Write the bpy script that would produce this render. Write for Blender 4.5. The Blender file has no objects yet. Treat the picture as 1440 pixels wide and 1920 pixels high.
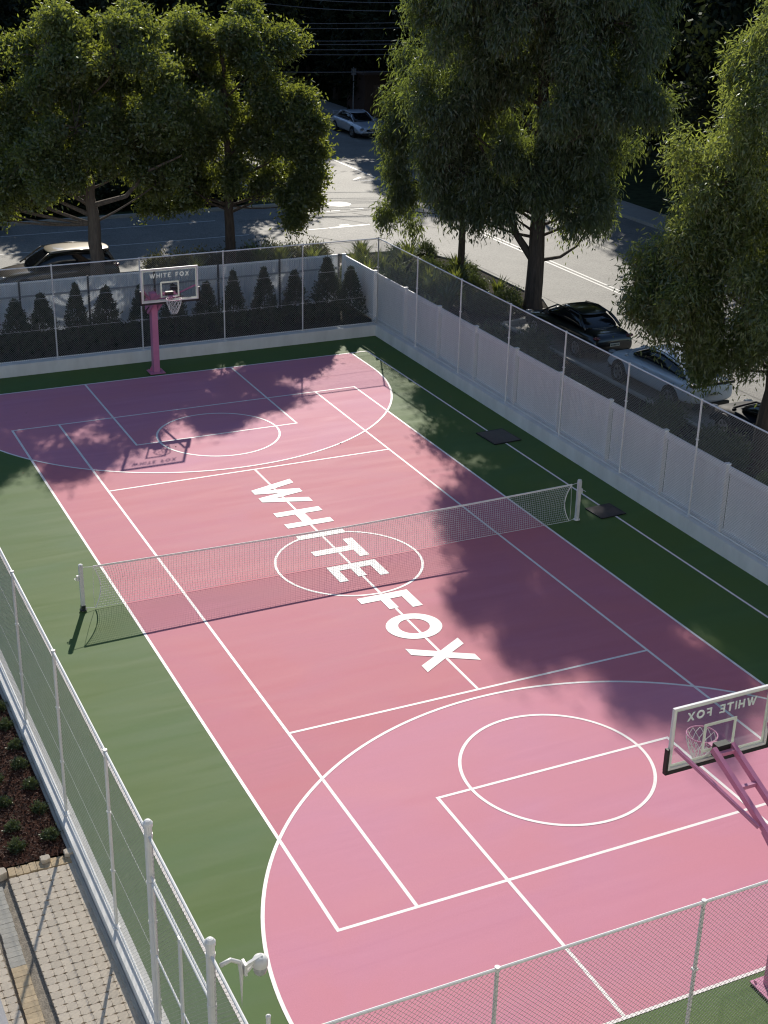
import bpy, math, random
import numpy as np
from mathutils import Vector, Matrix, noise

random.seed(7)
rng = np.random.default_rng(7)
SC = bpy.context.scene
COL = SC.collection
R = math.radians

# ------------------------------------------------------------------ camera
cam_d = bpy.data.cameras.new("camera")
cam = bpy.data.objects.new("camera", cam_d)
COL.objects.link(cam)
SC.camera = cam
cam_d.sensor_fit = 'VERTICAL'
cam_d.sensor_height = 24.0
cam_d.lens = 2654.65541 / 1920 * 24.0
cam_d.clip_start = 0.1
cam_d.clip_end = 900
_yaw, _pit, _rol = 0.452006146, 0.412981517, 0.0244876241
_f = Vector((math.sin(_yaw) * math.cos(_pit), math.cos(_yaw) * math.cos(_pit), -math.sin(_pit)))
_r = Vector((math.cos(_yaw), -math.sin(_yaw), 0))
_u = _r.cross(_f)
_r2 = math.cos(_rol) * _r + math.sin(_rol) * _u
_u2 = -math.sin(_rol) * _r + math.cos(_rol) * _u
M4 = Matrix((( _r2.x, _u2.x, -_f.x, -12.5972424),
             ( _r2.y, _u2.y, -_f.y, -27.7900692),
             ( _r2.z, _u2.z, -_f.z, 14.6998254), (0, 0, 0, 1)))
cam.matrix_world = M4

# ------------------------------------------------------------------ light
SUN_DIR = Vector((0.64, 1.54, 1.0)).normalized()          # towards the sun
world = bpy.data.worlds.new("World")
SC.world = world
world.use_nodes = True
wn = world.node_tree
wn.nodes.clear()
wo = wn.nodes.new('ShaderNodeOutputWorld')
wb = wn.nodes.new('ShaderNodeBackground')
ws = wn.nodes.new('ShaderNodeTexSky')
ws.sky_type = 'NISHITA'
ws.sun_disc = False
ws.sun_elevation = math.asin(SUN_DIR.z)
ws.sun_rotation = math.atan2(SUN_DIR.x, SUN_DIR.y)
ws.altitude = 0
ws.air_density = 1.0
ws.dust_density = 0.1
ws.ozone_density = 3.0
wb.inputs[1].default_value = 0.115
wn.links.new(ws.outputs[0], wb.inputs[0])
wn.links.new(wb.outputs[0], wo.inputs[0])
sun_d = bpy.data.lights.new("sun", 'SUN')
sun_d.energy = 5.0
sun_d.angle = R(0.55)
sun_d.color = (1.0, 0.935, 0.83)
sun = bpy.data.objects.new("sun", sun_d)
COL.objects.link(sun)
sun.rotation_euler = (-SUN_DIR).to_track_quat('-Z', 'Y').to_euler()
sun.location = (20, 50, 40)
SC.view_settings.view_transform = 'Standard'
SC.view_settings.look = 'None'
SC.view_settings.exposure = 0.14
SC.view_settings.gamma = 1.0
SC.view_settings.use_curve_mapping = False
SC.render.engine = 'CYCLES'
SC.cycles.max_bounces = 8
SC.cycles.transparent_max_bounces = 16
SC.cycles.use_denoising = True
SC.cycles.filter_width = 1.15
SC.cycles.use_adaptive_sampling = False

# ------------------------------------------------------------------ materials
def nodes_of(name):
    m = bpy.data.materials.new(name)
    m.use_nodes = True
    nt = m.node_tree
    b = nt.nodes['Principled BSDF']
    return m, nt, b

def mat(name, col, rough=0.6, metal=0.0, var=0.0, scale=3.0, stretch=(1, 1, 1), bump=0.0, bscale=60.0,
        col2=None, spec=0.5, detail=5.0, coat=0.0, island=0.0, fine=0.0, fscale=200.0):
    """Principled material with object-space noise: colour wear (var / col2), fine grain and relief."""
    m, nt, b = nodes_of(name)
    b.inputs['Roughness'].default_value = rough
    b.inputs['Metallic'].default_value = metal
    b.inputs['Specular IOR Level'].default_value = spec
    if coat:
        b.inputs['Coat Weight'].default_value = coat
        b.inputs['Coat Roughness'].default_value = 0.04
    c = (*col, 1)
    b.inputs['Base Color'].default_value = c
    tc = nt.nodes.new('ShaderNodeTexCoord')
    out = None
    if var or col2:
        mp = nt.nodes.new('ShaderNodeMapping')
        mp.inputs['Scale'].default_value = stretch
        nz = nt.nodes.new('ShaderNodeTexNoise')
        nz.inputs['Scale'].default_value = scale
        nz.inputs['Detail'].default_value = detail
        nz.inputs['Roughness'].default_value = 0.62
        nt.links.new(tc.outputs['Object'], mp.inputs[0])
        nt.links.new(mp.outputs[0], nz.inputs['Vector'])
        rp = nt.nodes.new('ShaderNodeValToRGB')
        rp.color_ramp.elements[0].position = 0.3
        rp.color_ramp.elements[1].position = 0.7
        d = col2 if col2 else tuple(x * (1 - var) for x in col)
        e = col if col2 else tuple(min(1, x * (1 + var)) for x in col)
        rp.color_ramp.elements[0].color = (*d, 1)
        rp.color_ramp.elements[1].color = (*e, 1)
        nt.links.new(nz.outputs['Fac'], rp.inputs[0])
        out = rp.outputs[0]
    if island:
        g = nt.nodes.new('ShaderNodeNewGeometry')
        oi = nt.nodes.new('ShaderNodeObjectInfo')
        ad = nt.nodes.new('ShaderNodeMath'); ad.operation = 'ADD'
        fr = nt.nodes.new('ShaderNodeMath'); fr.operation = 'FRACT'
        nt.links.new(g.outputs['Random Per Island'], ad.inputs[0])
        nt.links.new(oi.outputs['Random'], ad.inputs[1])
        nt.links.new(ad.outputs[0], fr.inputs[0])
        mr = nt.nodes.new('ShaderNodeMapRange')
        mr.inputs[3].default_value = 1 - island
        mr.inputs[4].default_value = 1 + island
        nt.links.new(fr.outputs[0], mr.inputs[0])
        mx = nt.nodes.new('ShaderNodeMix'); mx.data_type = 'RGBA'; mx.blend_type = 'MULTIPLY'
        mx.inputs[0].default_value = 1.0
        if out is None:
            mx.inputs[6].default_value = c
        else:
            nt.links.new(out, mx.inputs[6])
        nt.links.new(mr.outputs[0], mx.inputs[7])
        out = mx.outputs[2]
    if fine:
        n3 = nt.nodes.new('ShaderNodeTexNoise')
        n3.inputs['Scale'].default_value = fscale
        n3.inputs['Detail'].default_value = 2
        nt.links.new(tc.outputs['Object'], n3.inputs['Vector'])
        mr = nt.nodes.new('ShaderNodeMapRange')
        mr.inputs[1].default_value = 0.3; mr.inputs[2].default_value = 0.7
        mr.inputs[3].default_value = 1 - fine; mr.inputs[4].default_value = 1 + fine
        nt.links.new(n3.outputs['Fac'], mr.inputs[0])
        mx = nt.nodes.new('ShaderNodeMix'); mx.data_type = 'RGBA'; mx.blend_type = 'MULTIPLY'
        mx.inputs[0].default_value = 1.0
        if out is None:
            mx.inputs[6].default_value = c
        else:
            nt.links.new(out, mx.inputs[6])
        nt.links.new(mr.outputs[0], mx.inputs[7])
        out = mx.outputs[2]
    if out is not None:
        nt.links.new(out, b.inputs['Base Color'])
    if bump:
        n2 = nt.nodes.new('ShaderNodeTexNoise')
        n2.inputs['Scale'].default_value = bscale
        n2.inputs['Detail'].default_value = 4
        bp = nt.nodes.new('ShaderNodeBump')
        bp.inputs['Strength'].default_value = bump
        bp.inputs['Distance'].default_value = 0.01
        nt.links.new(tc.outputs['Object'], n2.inputs['Vector'])
        nt.links.new(n2.outputs['Fac'], bp.inputs['Height'])
        nt.links.new(bp.outputs[0], b.inputs['Normal'])
    return m

def leaf_mat(name, dark, light, trans, tw=0.4, gloss=0.06, rough=0.45):
    m = bpy.data.materials.new(name)
    m.use_nodes = True
    nt = m.node_tree
    nt.nodes.clear()
    o = nt.nodes.new('ShaderNodeOutputMaterial')
    g = nt.nodes.new('ShaderNodeNewGeometry')
    mx = nt.nodes.new('ShaderNodeMix'); mx.data_type = 'RGBA'
    mx.inputs[6].default_value = (*dark, 1)
    mx.inputs[7].default_value = (*light, 1)
    nt.links.new(g.outputs['Random Per Island'], mx.inputs[0])
    d = nt.nodes.new('ShaderNodeBsdfDiffuse')
    t = nt.nodes.new('ShaderNodeBsdfTranslucent')
    tm = nt.nodes.new('ShaderNodeMix'); tm.data_type = 'RGBA'
    tm.inputs[6].default_value = (*[x * 0.55 for x in trans], 1)
    tm.inputs[7].default_value = (*trans, 1)
    nt.links.new(g.outputs['Random Per Island'], tm.inputs[0])
    nt.links.new(tm.outputs[2], t.inputs[0])
    nt.links.new(mx.outputs[2], d.inputs[0])
    m1 = nt.nodes.new('ShaderNodeMixShader')
    m1.inputs[0].default_value = tw
    nt.links.new(d.outputs[0], m1.inputs[1])
    nt.links.new(t.outputs[0], m1.inputs[2])
    gl = nt.nodes.new('ShaderNodeBsdfGlossy')
    gl.inputs['Roughness'].default_value = rough
    gl.inputs['Color'].default_value = (0.9, 0.95, 0.9, 1)
    m2 = nt.nodes.new('ShaderNodeMixShader')
    m2.inputs[0].default_value = gloss
    nt.links.new(m1.outputs[0], m2.inputs[1])
    nt.links.new(gl.outputs[0], m2.inputs[2])
    nt.links.new(m2.outputs[0], o.inputs[0])
    return m

def clear_glass(name, tint, refl=0.07):
    m = bpy.data.materials.new(name)
    m.use_nodes = True
    nt = m.node_tree
    nt.nodes.clear()
    o = nt.nodes.new('ShaderNodeOutputMaterial')
    tr = nt.nodes.new('ShaderNodeBsdfTransparent')
    tr.inputs[0].default_value = (*tint, 1)
    gl = nt.nodes.new('ShaderNodeBsdfGlossy')
    gl.inputs['Roughness'].default_value = 0.02
    lw = nt.nodes.new('ShaderNodeLayerWeight')
    pw = nt.nodes.new('ShaderNodeMath'); pw.operation = 'POWER'; pw.inputs[1].default_value = 4.0
    ma = nt.nodes.new('ShaderNodeMath'); ma.operation = 'MULTIPLY_ADD'; ma.inputs[1].default_value = 0.8; ma.inputs[2].default_value = 0.03
    nt.links.new(lw.outputs['Facing'], pw.inputs[0]); nt.links.new(pw.outputs[0], ma.inputs[0])
    mx = nt.nodes.new('ShaderNodeMixShader')
    nt.links.new(ma.outputs[0], mx.inputs[0])
    nt.links.new(tr.outputs[0], mx.inputs[1])
    nt.links.new(gl.outputs[0], mx.inputs[2])
    nt.links.new(mx.outputs[0], o.inputs[0])
    return m

def court_mat(name, col, col2, warm):
    """acrylic court paint: long squeegee streaks across the court, broad patches, fine sand grain."""
    m, nt, b = nodes_of(name)
    b.inputs['Roughness'].default_value = 0.66
    b.inputs['Specular IOR Level'].default_value = 0.11
    tc = nt.nodes.new('ShaderNodeTexCoord')
    def nz(stretch, scale, det, lo, hi):
        mp = nt.nodes.new('ShaderNodeMapping')
        mp.inputs['Scale'].default_value = stretch
        mp.inputs['Rotation'].default_value = (0, 0, R(4))
        n = nt.nodes.new('ShaderNodeTexNoise')
        n.inputs['Scale'].default_value = scale
        n.inputs['Detail'].default_value = det
        n.inputs['Distortion'].default_value = 0.6
        nt.links.new(tc.outputs['Object'], mp.inputs[0])
        nt.links.new(mp.outputs[0], n.inputs['Vector'])
        r = nt.nodes.new('ShaderNodeMapRange')
        r.inputs[1].default_value = lo; r.inputs[2].default_value = hi
        nt.links.new(n.outputs['Fac'], r.inputs[0])
        return r.outputs[0]
    streak = nz((0.28, 2.6, 1), 1.1, 6, 0.33, 0.68)
    patch = nz((0.7, 1.2, 1), 0.5, 6, 0.36, 0.62)
    grain = nz((1, 1, 1), 90, 2, 0.2, 0.8)
    mx = nt.nodes.new('ShaderNodeMix'); mx.data_type = 'RGBA'
    mx.inputs[6].default_value = (*col2, 1)
    mx.inputs[7].default_value = (*col, 1)
    nt.links.new(streak, mx.inputs[0])
    m2 = nt.nodes.new('ShaderNodeMix'); m2.data_type = 'RGBA'
    m2.inputs[7].default_value = (*warm, 1)
    ml = nt.nodes.new('ShaderNodeMath'); ml.operation = 'MULTIPLY'; ml.inputs[1].default_value = 0.9
    nt.links.new(patch, ml.inputs[0])
    nt.links.new(ml.outputs[0], m2.inputs[0])
    nt.links.new(mx.outputs[2], m2.inputs[6])
    m3 = nt.nodes.new('ShaderNodeMix'); m3.data_type = 'RGBA'; m3.blend_type = 'MULTIPLY'
    m3.inputs[0].default_value = 1
    gr = nt.nodes.new('ShaderNodeMapRange')
    gr.inputs[3].default_value = 0.93; gr.inputs[4].default_value = 1.07
    nt.links.new(grain, gr.inputs[0])
    nt.links.new(m2.outputs[2], m3.inputs[6])
    nt.links.new(gr.outputs[0], m3.inputs[7])
    nt.links.new(m3.outputs[2], b.inputs['Base Color'])
    rr = nt.nodes.new('ShaderNodeMapRange')
    rr.inputs[3].default_value = 0.63; rr.inputs[4].default_value = 0.69
    nt.links.new(streak, rr.inputs[0])
    nt.links.new(rr.outputs[0], b.inputs['Roughness'])
    bp = nt.nodes.new('ShaderNodeBump')
    bp.inputs['Strength'].default_value = 0.12; bp.inputs['Distance'].default_value = 0.004
    nt.links.new(grain, bp.inputs['Height'])
    nt.links.new(bp.outputs[0], b.inputs['Normal'])
    return m

MT = {}
MT['green'] = court_mat('court_green', (0.088, 0.15, 0.052), (0.074, 0.131, 0.043), (0.086, 0.138, 0.036))
MT['rose'] = court_mat('court_rose', (0.55, 0.197, 0.25), (0.50, 0.166, 0.215), (0.545, 0.182, 0.215))
MT['lilac'] = court_mat('court_lilac_pink', (0.595, 0.25, 0.335), (0.55, 0.212, 0.297), (0.59, 0.228, 0.287))
MT['line'] = mat('line_paint', (0.84, 0.80, 0.77), 0.6, col2=(0.74, 0.66, 0.63), scale=4, detail=9, fine=0.05, fscale=60)
MT['letter'] = mat('letter_paint', (0.82, 0.82, 0.77), 0.6, col2=(0.72, 0.69, 0.65), scale=3, detail=9, fine=0.05, fscale=60)
MT['wall'] = mat('painted_concrete', (0.78, 0.77, 0.74), 0.75, col2=(0.62, 0.61, 0.58), scale=1.6, detail=9, stretch=(1, 1, 0.35), bump=0.1)
MT['whitesteel'] = mat('white_steel', (0.72, 0.72, 0.70), 0.4, var=0.05, scale=8)
MT['wire'] = mat('coated_wire', (0.36, 0.37, 0.35), 0.45, var=0.08, scale=4)
MT['panel'] = mat('white_panel', (0.92, 0.905, 0.895), 0.5, col2=(0.84, 0.825, 0.81), scale=2.5, detail=8, stretch=(1.5, 1.5, 0.25))
MT['panelrail'] = mat('white_rail', (0.90, 0.89, 0.88), 0.5, var=0.04, scale=4)
MT['metal_sheet'] = mat('pale_sheet_steel', (0.42, 0.45, 0.48), 0.32, metal=0.35, var=0.08, scale=2, stretch=(1, 1, .2))
MT['darkpost'] = mat('dark_post', (0.06, 0.065, 0.07), 0.5, var=0.1)
MT['pinksteel'] = mat('pink_steel', (0.53, 0.19, 0.32), 0.42, var=0.06, scale=6, coat=0.2)
MT['black'] = mat('black_rubber', (0.012, 0.012, 0.013), 0.5, var=0.2, scale=8)
MT['netwhite'] = mat('net_cord', (0.78, 0.78, 0.74), 0.8, var=0.06, scale=20)
MT['netmesh'] = mat('net_mesh', (0.60, 0.60, 0.57), 0.8, var=0.08, scale=20)
MT['postwhite'] = mat('net_post_white', (0.66, 0.66, 0.64), 0.45, var=0.07, scale=10)
MT['glass'] = clear_glass('board_glass', (0.91, 0.93, 0.925))
MT['frost'] = mat('board_print', (0.72, 0.75, 0.74), 0.5, var=0.05)
MT['target'] = mat('board_target', (0.72, 0.78, 0.68), 0.5, var=0.05)
def transl(name, col, f):
    m = bpy.data.materials.new(name); m.use_nodes = True
    nt = m.node_tree; nt.nodes.clear()
    o = nt.nodes.new('ShaderNodeOutputMaterial'); d = nt.nodes.new('ShaderNodeBsdfDiffuse'); t = nt.nodes.new('ShaderNodeBsdfTranslucent')
    tc = nt.nodes.new('ShaderNodeTexCoord'); nz = nt.nodes.new('ShaderNodeTexNoise'); nz.inputs['Scale'].default_value = 3
    rp = nt.nodes.new('ShaderNodeValToRGB')
    rp.color_ramp.elements[0].color = (*[c * .88 for c in col], 1); rp.color_ramp.elements[1].color = (*col, 1)
    nt.links.new(tc.outputs['Object'], nz.inputs['Vector']); nt.links.new(nz.outputs['Fac'], rp.inputs[0])
    nt.links.new(rp.outputs[0], d.inputs[0]); nt.links.new(rp.outputs[0], t.inputs[0])
    mx = nt.nodes.new('ShaderNodeMixShader'); mx.inputs[0].default_value = f
    nt.links.new(d.outputs[0], mx.inputs[1]); nt.links.new(t.outputs[0], mx.inputs[2]); nt.links.new(mx.outputs[0], o.inputs[0])
    return m
MT['frost'] = transl('board_print', (0.74, 0.76, 0.74), 0.5)
MT['target'] = transl('board_target', (0.77, 0.79, 0.73), 0.45)
MT['pvc'] = transl('pale_plastic_sheet', (0.86, 0.88, 0.90), 0.4)
MT['asphalt'] = mat('old_asphalt', (0.235, 0.226, 0.202), 0.72, spec=0.4, col2=(0.16, 0.154, 0.14), scale=0.45, detail=8, bump=0.5, bscale=35, fine=0.3, fscale=18)
MT['roadline'] = mat('road_paint', (0.72, 0.71, 0.67), 0.6, col2=(0.45, 0.44, 0.41), scale=7, detail=8)
MT['kerb'] = mat('kerb_concrete', (0.36, 0.35, 0.32), 0.85, var=0.15, scale=2, bump=0.3)
MT['path'] = mat('footpath_concrete', (0.34, 0.32, 0.29), 0.85, var=0.12, scale=1.2, bump=0.3)
MT['pinkpath'] = mat('pink_footpath', (0.40, 0.32, 0.28), 0.85, var=0.1, scale=1.5, bump=0.3)
MT['soil'] = mat('dark_soil', (0.030, 0.026, 0.020), 0.95, spec=0.08, var=0.4, scale=3, bump=0.6, bscale=20)
MT['grass'] = mat('rough_verge', (0.045, 0.055, 0.025), 0.95, spec=0.08, var=0.4, scale=2, bump=0.6, bscale=20)
MT['bed'] = mat('garden_bed_soil', (0.05, 0.038, 0.027), 0.95, var=0.4, scale=4, bump=0.8, bscale=25)
MT['mulch'] = mat('mulch_bed', (0.055, 0.024, 0.016), 0.95, spec=0.08, var=0.4, scale=30, bump=1.0, bscale=40)
MT['chip'] = mat('bark_chip', (0.08, 0.042, 0.028), 0.9, island=0.65)
MT['litter'] = mat('dry_leaf', (0.16, 0.11, 0.05), 0.8, island=0.6)
MT['paver'] = mat('concrete_paver', (0.57, 0.49, 0.385), 0.9, var=0.08, scale=25, island=0.09, bump=0.3, bscale=90)
MT['brick'] = mat('buff_brick', (0.50, 0.385, 0.24), 0.9, var=0.12, scale=18, island=0.14, bump=0.3, bscale=90)
MT['greybrick'] = mat('grey_brick', (0.40, 0.375, 0.32), 0.9, var=0.1, scale=18, island=0.1, bump=0.3, bscale=90)
MT['sand'] = mat('sandy_bedding', (0.27, 0.235, 0.185), 0.95, var=0.25, scale=9, bump=1.0, bscale=30, fine=0.3, fscale=40)
MT['slab'] = mat('grey_slab', (0.33, 0.32, 0.325), 0.6, var=0.08, scale=3, stretch=(6, 1, 1))
MT['bark'] = mat('gum_bark', (0.16, 0.125, 0.095), 0.9, col2=(0.07, 0.052, 0.042), scale=5, stretch=(2.5, 2.5, 0.35), detail=8, bump=0.8, bscale=14)
MT['darkbark'] = mat('dark_bark', (0.11, 0.08, 0.06), 0.92, col2=(0.04, 0.03, 0.024), scale=6, stretch=(2.5, 2.5, 0.35), detail=8, bump=1.0, bscale=14)
MT['leaf_a'] = leaf_mat('leaf_broad', (0.045, 0.062, 0.030), (0.115, 0.14, 0.055), (0.42, 0.48, 0.055), 0.44, gloss=.05)
MT['leaf_m'] = leaf_mat('leaf_gum', (0.052, 0.068, 0.045), (0.115, 0.135, 0.075), (0.33, 0.41, 0.06), 0.42, gloss=.05)
MT['leaf_r'] = leaf_mat('leaf_fine', (0.045, 0.068, 0.03), (0.12, 0.15, 0.06), (0.48, 0.56, 0.09), 0.45, gloss=.05)
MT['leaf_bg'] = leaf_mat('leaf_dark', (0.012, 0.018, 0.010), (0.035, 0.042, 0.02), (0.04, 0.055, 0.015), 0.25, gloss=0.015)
MT['leaf_con'] = leaf_mat('leaf_conifer', (0.014, 0.026, 0.014), (0.05, 0.072, 0.034), (0.07, 0.09, 0.02), 0.25, gloss=.04)
MT['leaf_bush'] = leaf_mat('leaf_bush', (0.03, 0.05, 0.022), (0.10, 0.13, 0.06), (0.14, 0.18, 0.04), 0.3)
MT['leaf_flax'] = leaf_mat('leaf_flax', (0.07, 0.10, 0.02), (0.16, 0.19, 0.045), (0.30, 0.34, 0.05), 0.4, gloss=0.1)
MT['leaf_hedge'] = leaf_mat('leaf_hedge', (0.035, 0.035, 0.018), (0.11, 0.10, 0.04), (0.14, 0.14, 0.03), 0.35)
MT['leaf_tan'] = leaf_mat('leaf_tan', (0.12, 0.10, 0.05), (0.30, 0.25, 0.12), (0.22, 0.2, 0.06), 0.3)
MT['carglass'] = mat('car_glass', (0.008, 0.009, 0.011), 0.05, spec=0.6)
MT['tyre'] = mat('tyre', (0.012, 0.012, 0.012), 0.8, var=0.2)
MT['rim'] = mat('alloy_rim', (0.35, 0.35, 0.36), 0.35, metal=0.8, var=0.05)
MT['blackplastic'] = mat('black_plastic', (0.012, 0.012, 0.013), 0.45, var=0.1)
MT['headlight'] = mat('headlight', (0.2, 0.21, 0.22), 0.12, var=0.1, scale=20, coat=1.0)
MT['taillight'] = mat('taillight', (0.12, 0.006, 0.006), 0.2, var=0.1, coat=1.0)
MT['plate'] = mat('number_plate', (0.62, 0.58, 0.45), 0.5, var=0.05)
MT['plateink'] = mat('number_plate_ink', (0.05, 0.05, 0.05), 0.5, var=0.05)
def paint(name, c, metal=0.0, rough=0.3):
    return mat(name, c, rough, metal=metal, coat=1.0, var=0.03, scale=2)
MT['p_black'] = paint('paint_black', (0.006, 0.007, 0.009), 0.2)
MT['p_black2'] = mat('paint_black_blue', (0.006, 0.007, 0.012), 0.6, var=0.03, spec=0.12)
MT['p_white'] = paint('paint_white', (0.62, 0.65, 0.68))
MT['p_silver'] = paint('paint_silver', (0.52, 0.56, 0.62), 0.15)
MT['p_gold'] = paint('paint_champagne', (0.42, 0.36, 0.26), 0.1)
MT['p_gold_shade'] = paint('paint_champagne_shade', (0.075, 0.06, 0.042), 0.2)  # shade on the gold car's body, put into its paint
MT['brickwall'] = None
MT['timber'] = mat('timber_wall', (0.085, 0.05, 0.035), 0.8, var=0.3, scale=3, stretch=(8, 8, .5))
MT['render'] = mat('pale_render', (0.42, 0.40, 0.37), 0.85, var=0.1, scale=1)
MT['render2'] = mat('warm_render', (0.78, 0.75, 0.70), 0.85, var=0.06, scale=1)
MT['winglass'] = mat('window_glass', (0.02, 0.022, 0.025), 0.08)
MT['roof'] = mat('roof_tile', (0.10, 0.07, 0.06), 0.8, var=0.2, scale=4)
MT['pole'] = mat('timber_pole', (0.13, 0.10, 0.08), 0.9, var=0.3, scale=4, stretch=(6, 6, .3))
MT['cable'] = mat('cable', (0.09, 0.09, 0.10), 0.5, var=0.1)
MT['grey_pole'] = mat('galvanised_pole', (0.30, 0.31, 0.32), 0.5, metal=0.3, var=0.1)
MT['bwall'] = mat('brown_brick_wall', (0.13, 0.085, 0.06), 0.9, var=0.25, scale=2, bump=0.4, bscale=12)
MT['domegrey'] = mat('camera_dome_grey', (0.42, 0.43, 0.42), 0.15, var=0.03)
MT['dome'] = mat('camera_white', (0.70, 0.70, 0.67), 0.35, var=0.03)
MT['pit'] = mat('pit_cover_dark', (0.022, 0.026, 0.028), 0.35, var=0.4, scale=5)
MT['pitbrown'] = mat('pit_cover_brown', (0.035, 0.024, 0.022), 0.5, var=0.5, scale=6)

# ------------------------------------------------------------------ helpers
class MB:
    def __init__(s):
        s.v = []; s.f = []; s.m = []
    def add(s, vs, fs, mi=0):
        o = len(s.v)
        s.v.extend([tuple(v) for v in vs])
        for f in fs:
            s.f.append(tuple(o + i for i in f)); s.m.append(mi)
        return s
    def box(s, c, d, rot=None, mi=0):
        x, y, z = d[0] / 2, d[1] / 2, d[2] / 2
        p = [Vector(a) for a in ((-x, -y, -z), (x, -y, -z), (x, y, -z), (-x, y, -z), (-x, -y, z), (x, -y, z), (x, y, z), (-x, y, z))]
        if rot is not None:
            p = [rot @ a for a in p]
        c = Vector(c)
        return s.add([a + c for a in p], [(3, 2, 1, 0), (4, 5, 6, 7), (0, 1, 5, 4), (1, 2, 6, 5), (2, 3, 7, 6), (3, 0, 4, 7)], mi)
    def beam(s, p0, p1, w, h, up=(0, 0, 1), mi=0):
        p0 = Vector(p0); p1 = Vector(p1)
        d = (p1 - p0); L = d.length; d.normalize()
        a = d.cross(Vector(up))
        if a.length < 1e-4:
            a = d.cross(Vector((1, 0, 0)))
        a.normalize(); b = a.cross(d)
        rot = Matrix((a, d, b)).transposed()
        return s.box((p0 + p1) / 2, (w, L, h), rot, mi)
    def tube(s, pts, rad, n=8, caps=True, mi=0):
        pts = [Vector(p) for p in pts]
        if not hasattr(rad, '__len__'):
            rad = [rad] * len(pts)
        o = len(s.v)
        ref = None
        for i, p in enumerate(pts):
            if i == 0: d = pts[1] - p
            elif i == len(pts) - 1: d = p - pts[i - 1]
            else: d = pts[i + 1] - pts[i - 1]
            d.normalize()
            if ref is None:
                ref = Vector((0, 0, 1)) if abs(d.z) < 0.9 else Vector((1, 0, 0))
            a = d.cross(ref).normalized(); b = d.cross(a).normalized()
            ref = -b if False else ref
            for k in range(n):
                t = 2 * math.pi * k / n
                s.v.append(tuple(p + rad[i] * (math.cos(t) * a + math.sin(t) * b)))
        for i in range(len(pts) - 1):
            for k in range(n):
                k2 = (k + 1) % n
                s.f.append((o + i * n + k, o + (i + 1) * n + k, o + (i + 1) * n + k2, o + i * n + k2)); s.m.append(mi)
        if caps:
            s.f.append(tuple(o + k for k in range(n))); s.m.append(mi)
            e = o + (len(pts) - 1) * n
            s.f.append(tuple(e + k for k in reversed(range(n)))); s.m.append(mi)
        return s
    def prism(s, poly, z0, z1, fn=None, mi=0, side=True):
        """poly 2-D ccw outline, extruded from z0 to z1; fn maps (x,y,z) to space."""
        n = len(poly)
        fn = fn or (lambda x, y, z: (x, y, z))
        vs = [fn(x, y, z0) for x, y in poly] + [fn(x, y, z1) for x, y in poly]
        fs = [tuple(range(n, 2 * n))]
        if side:
            fs.append(tuple(reversed(range(n))))
            fs += [(i, (i + 1) % n, n + (i + 1) % n, n + i) for i in range(n)]
        return s.add(vs, fs, mi)
    def sheet(s, poly, z, mi=0):
        return s.add([(x, y, z) for x, y in poly], [tuple(range(len(poly)))], mi)
    def lathe(s, prof, n=16, c=(0, 0, 0), mi=0):
        o = len(s.v)
        for r, z in prof:
            for k in range(n):
                t = 2 * math.pi * k / n
                s.v.append((c[0] + r * math.cos(t), c[1] + r * math.sin(t), c[2] + z))
        for i in range(len(prof) - 1):
            for k in range(n):
                k2 = (k + 1) % n
                s.f.append((o + i * n + k, o + i * n + k2, o + (i + 1) * n + k2, o + (i + 1) * n + k)); s.m.append(mi)
        s.f.append(tuple(o + k for k in reversed(range(n)))); s.m.append(mi)
        e = o + (len(prof) - 1) * n
        s.f.append(tuple(e + k for k in range(n))); s.m.append(mi)
        return s
    def mesh(s, name, mats, smooth=False):
        me = bpy.data.meshes.new(name)
        me.from_pydata(s.v, [], s.f)
        for m in (mats if isinstance(mats, (list, tuple)) else [mats]):
            me.materials.append(m)
        if any(s.m):
            me.polygons.foreach_set('material_index', s.m)
        if smooth:
            me.polygons.foreach_set('use_smooth', [True] * len(s.f))
        me.update()
        return me
    def build(s, name, mats, parent=None, smooth=False, **kw):
        return link(name, s.mesh(name, mats, smooth), parent, **kw)

def link(name, me, parent=None, loc=None, rz=None, kind=None):
    o = bpy.data.objects.new(name, me)
    COL.objects.link(o)
    if parent is not None:
        o.parent = parent
    if loc is not None:
        o.location = loc
    if rz is not None:
        o.rotation_euler = (0, 0, rz)
    if kind:
        o['kind'] = kind
    return o

def tag(o, label, cat, group=None, kind=None):
    o['label'] = label
    o['category'] = cat
    if group: o['group'] = group
    if kind: o['kind'] = kind
    return o

def thing(name, label, cat, loc=(0, 0, 0), rz=0.0, group=None):
    o = link(name, None, None, loc, rz)
    return tag(o, label, cat, group)

def dup(root, loc, rz, label, group=None):
    r = root.copy(); COL.objects.link(r); r.location = loc; r.rotation_euler = (0, 0, rz); r['label'] = label
    if group: r['group'] = group
    for ch in list(root.children):
        c = ch.copy(); COL.objects.link(c); c.parent = r
        for g in list(ch.children):
            d = g.copy(); COL.objects.link(d); d.parent = c
    return r

def rect(x0, y0, x1, y1):
    return [(x0, y0), (x1, y0), (x1, y1), (x0, y1)]

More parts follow.
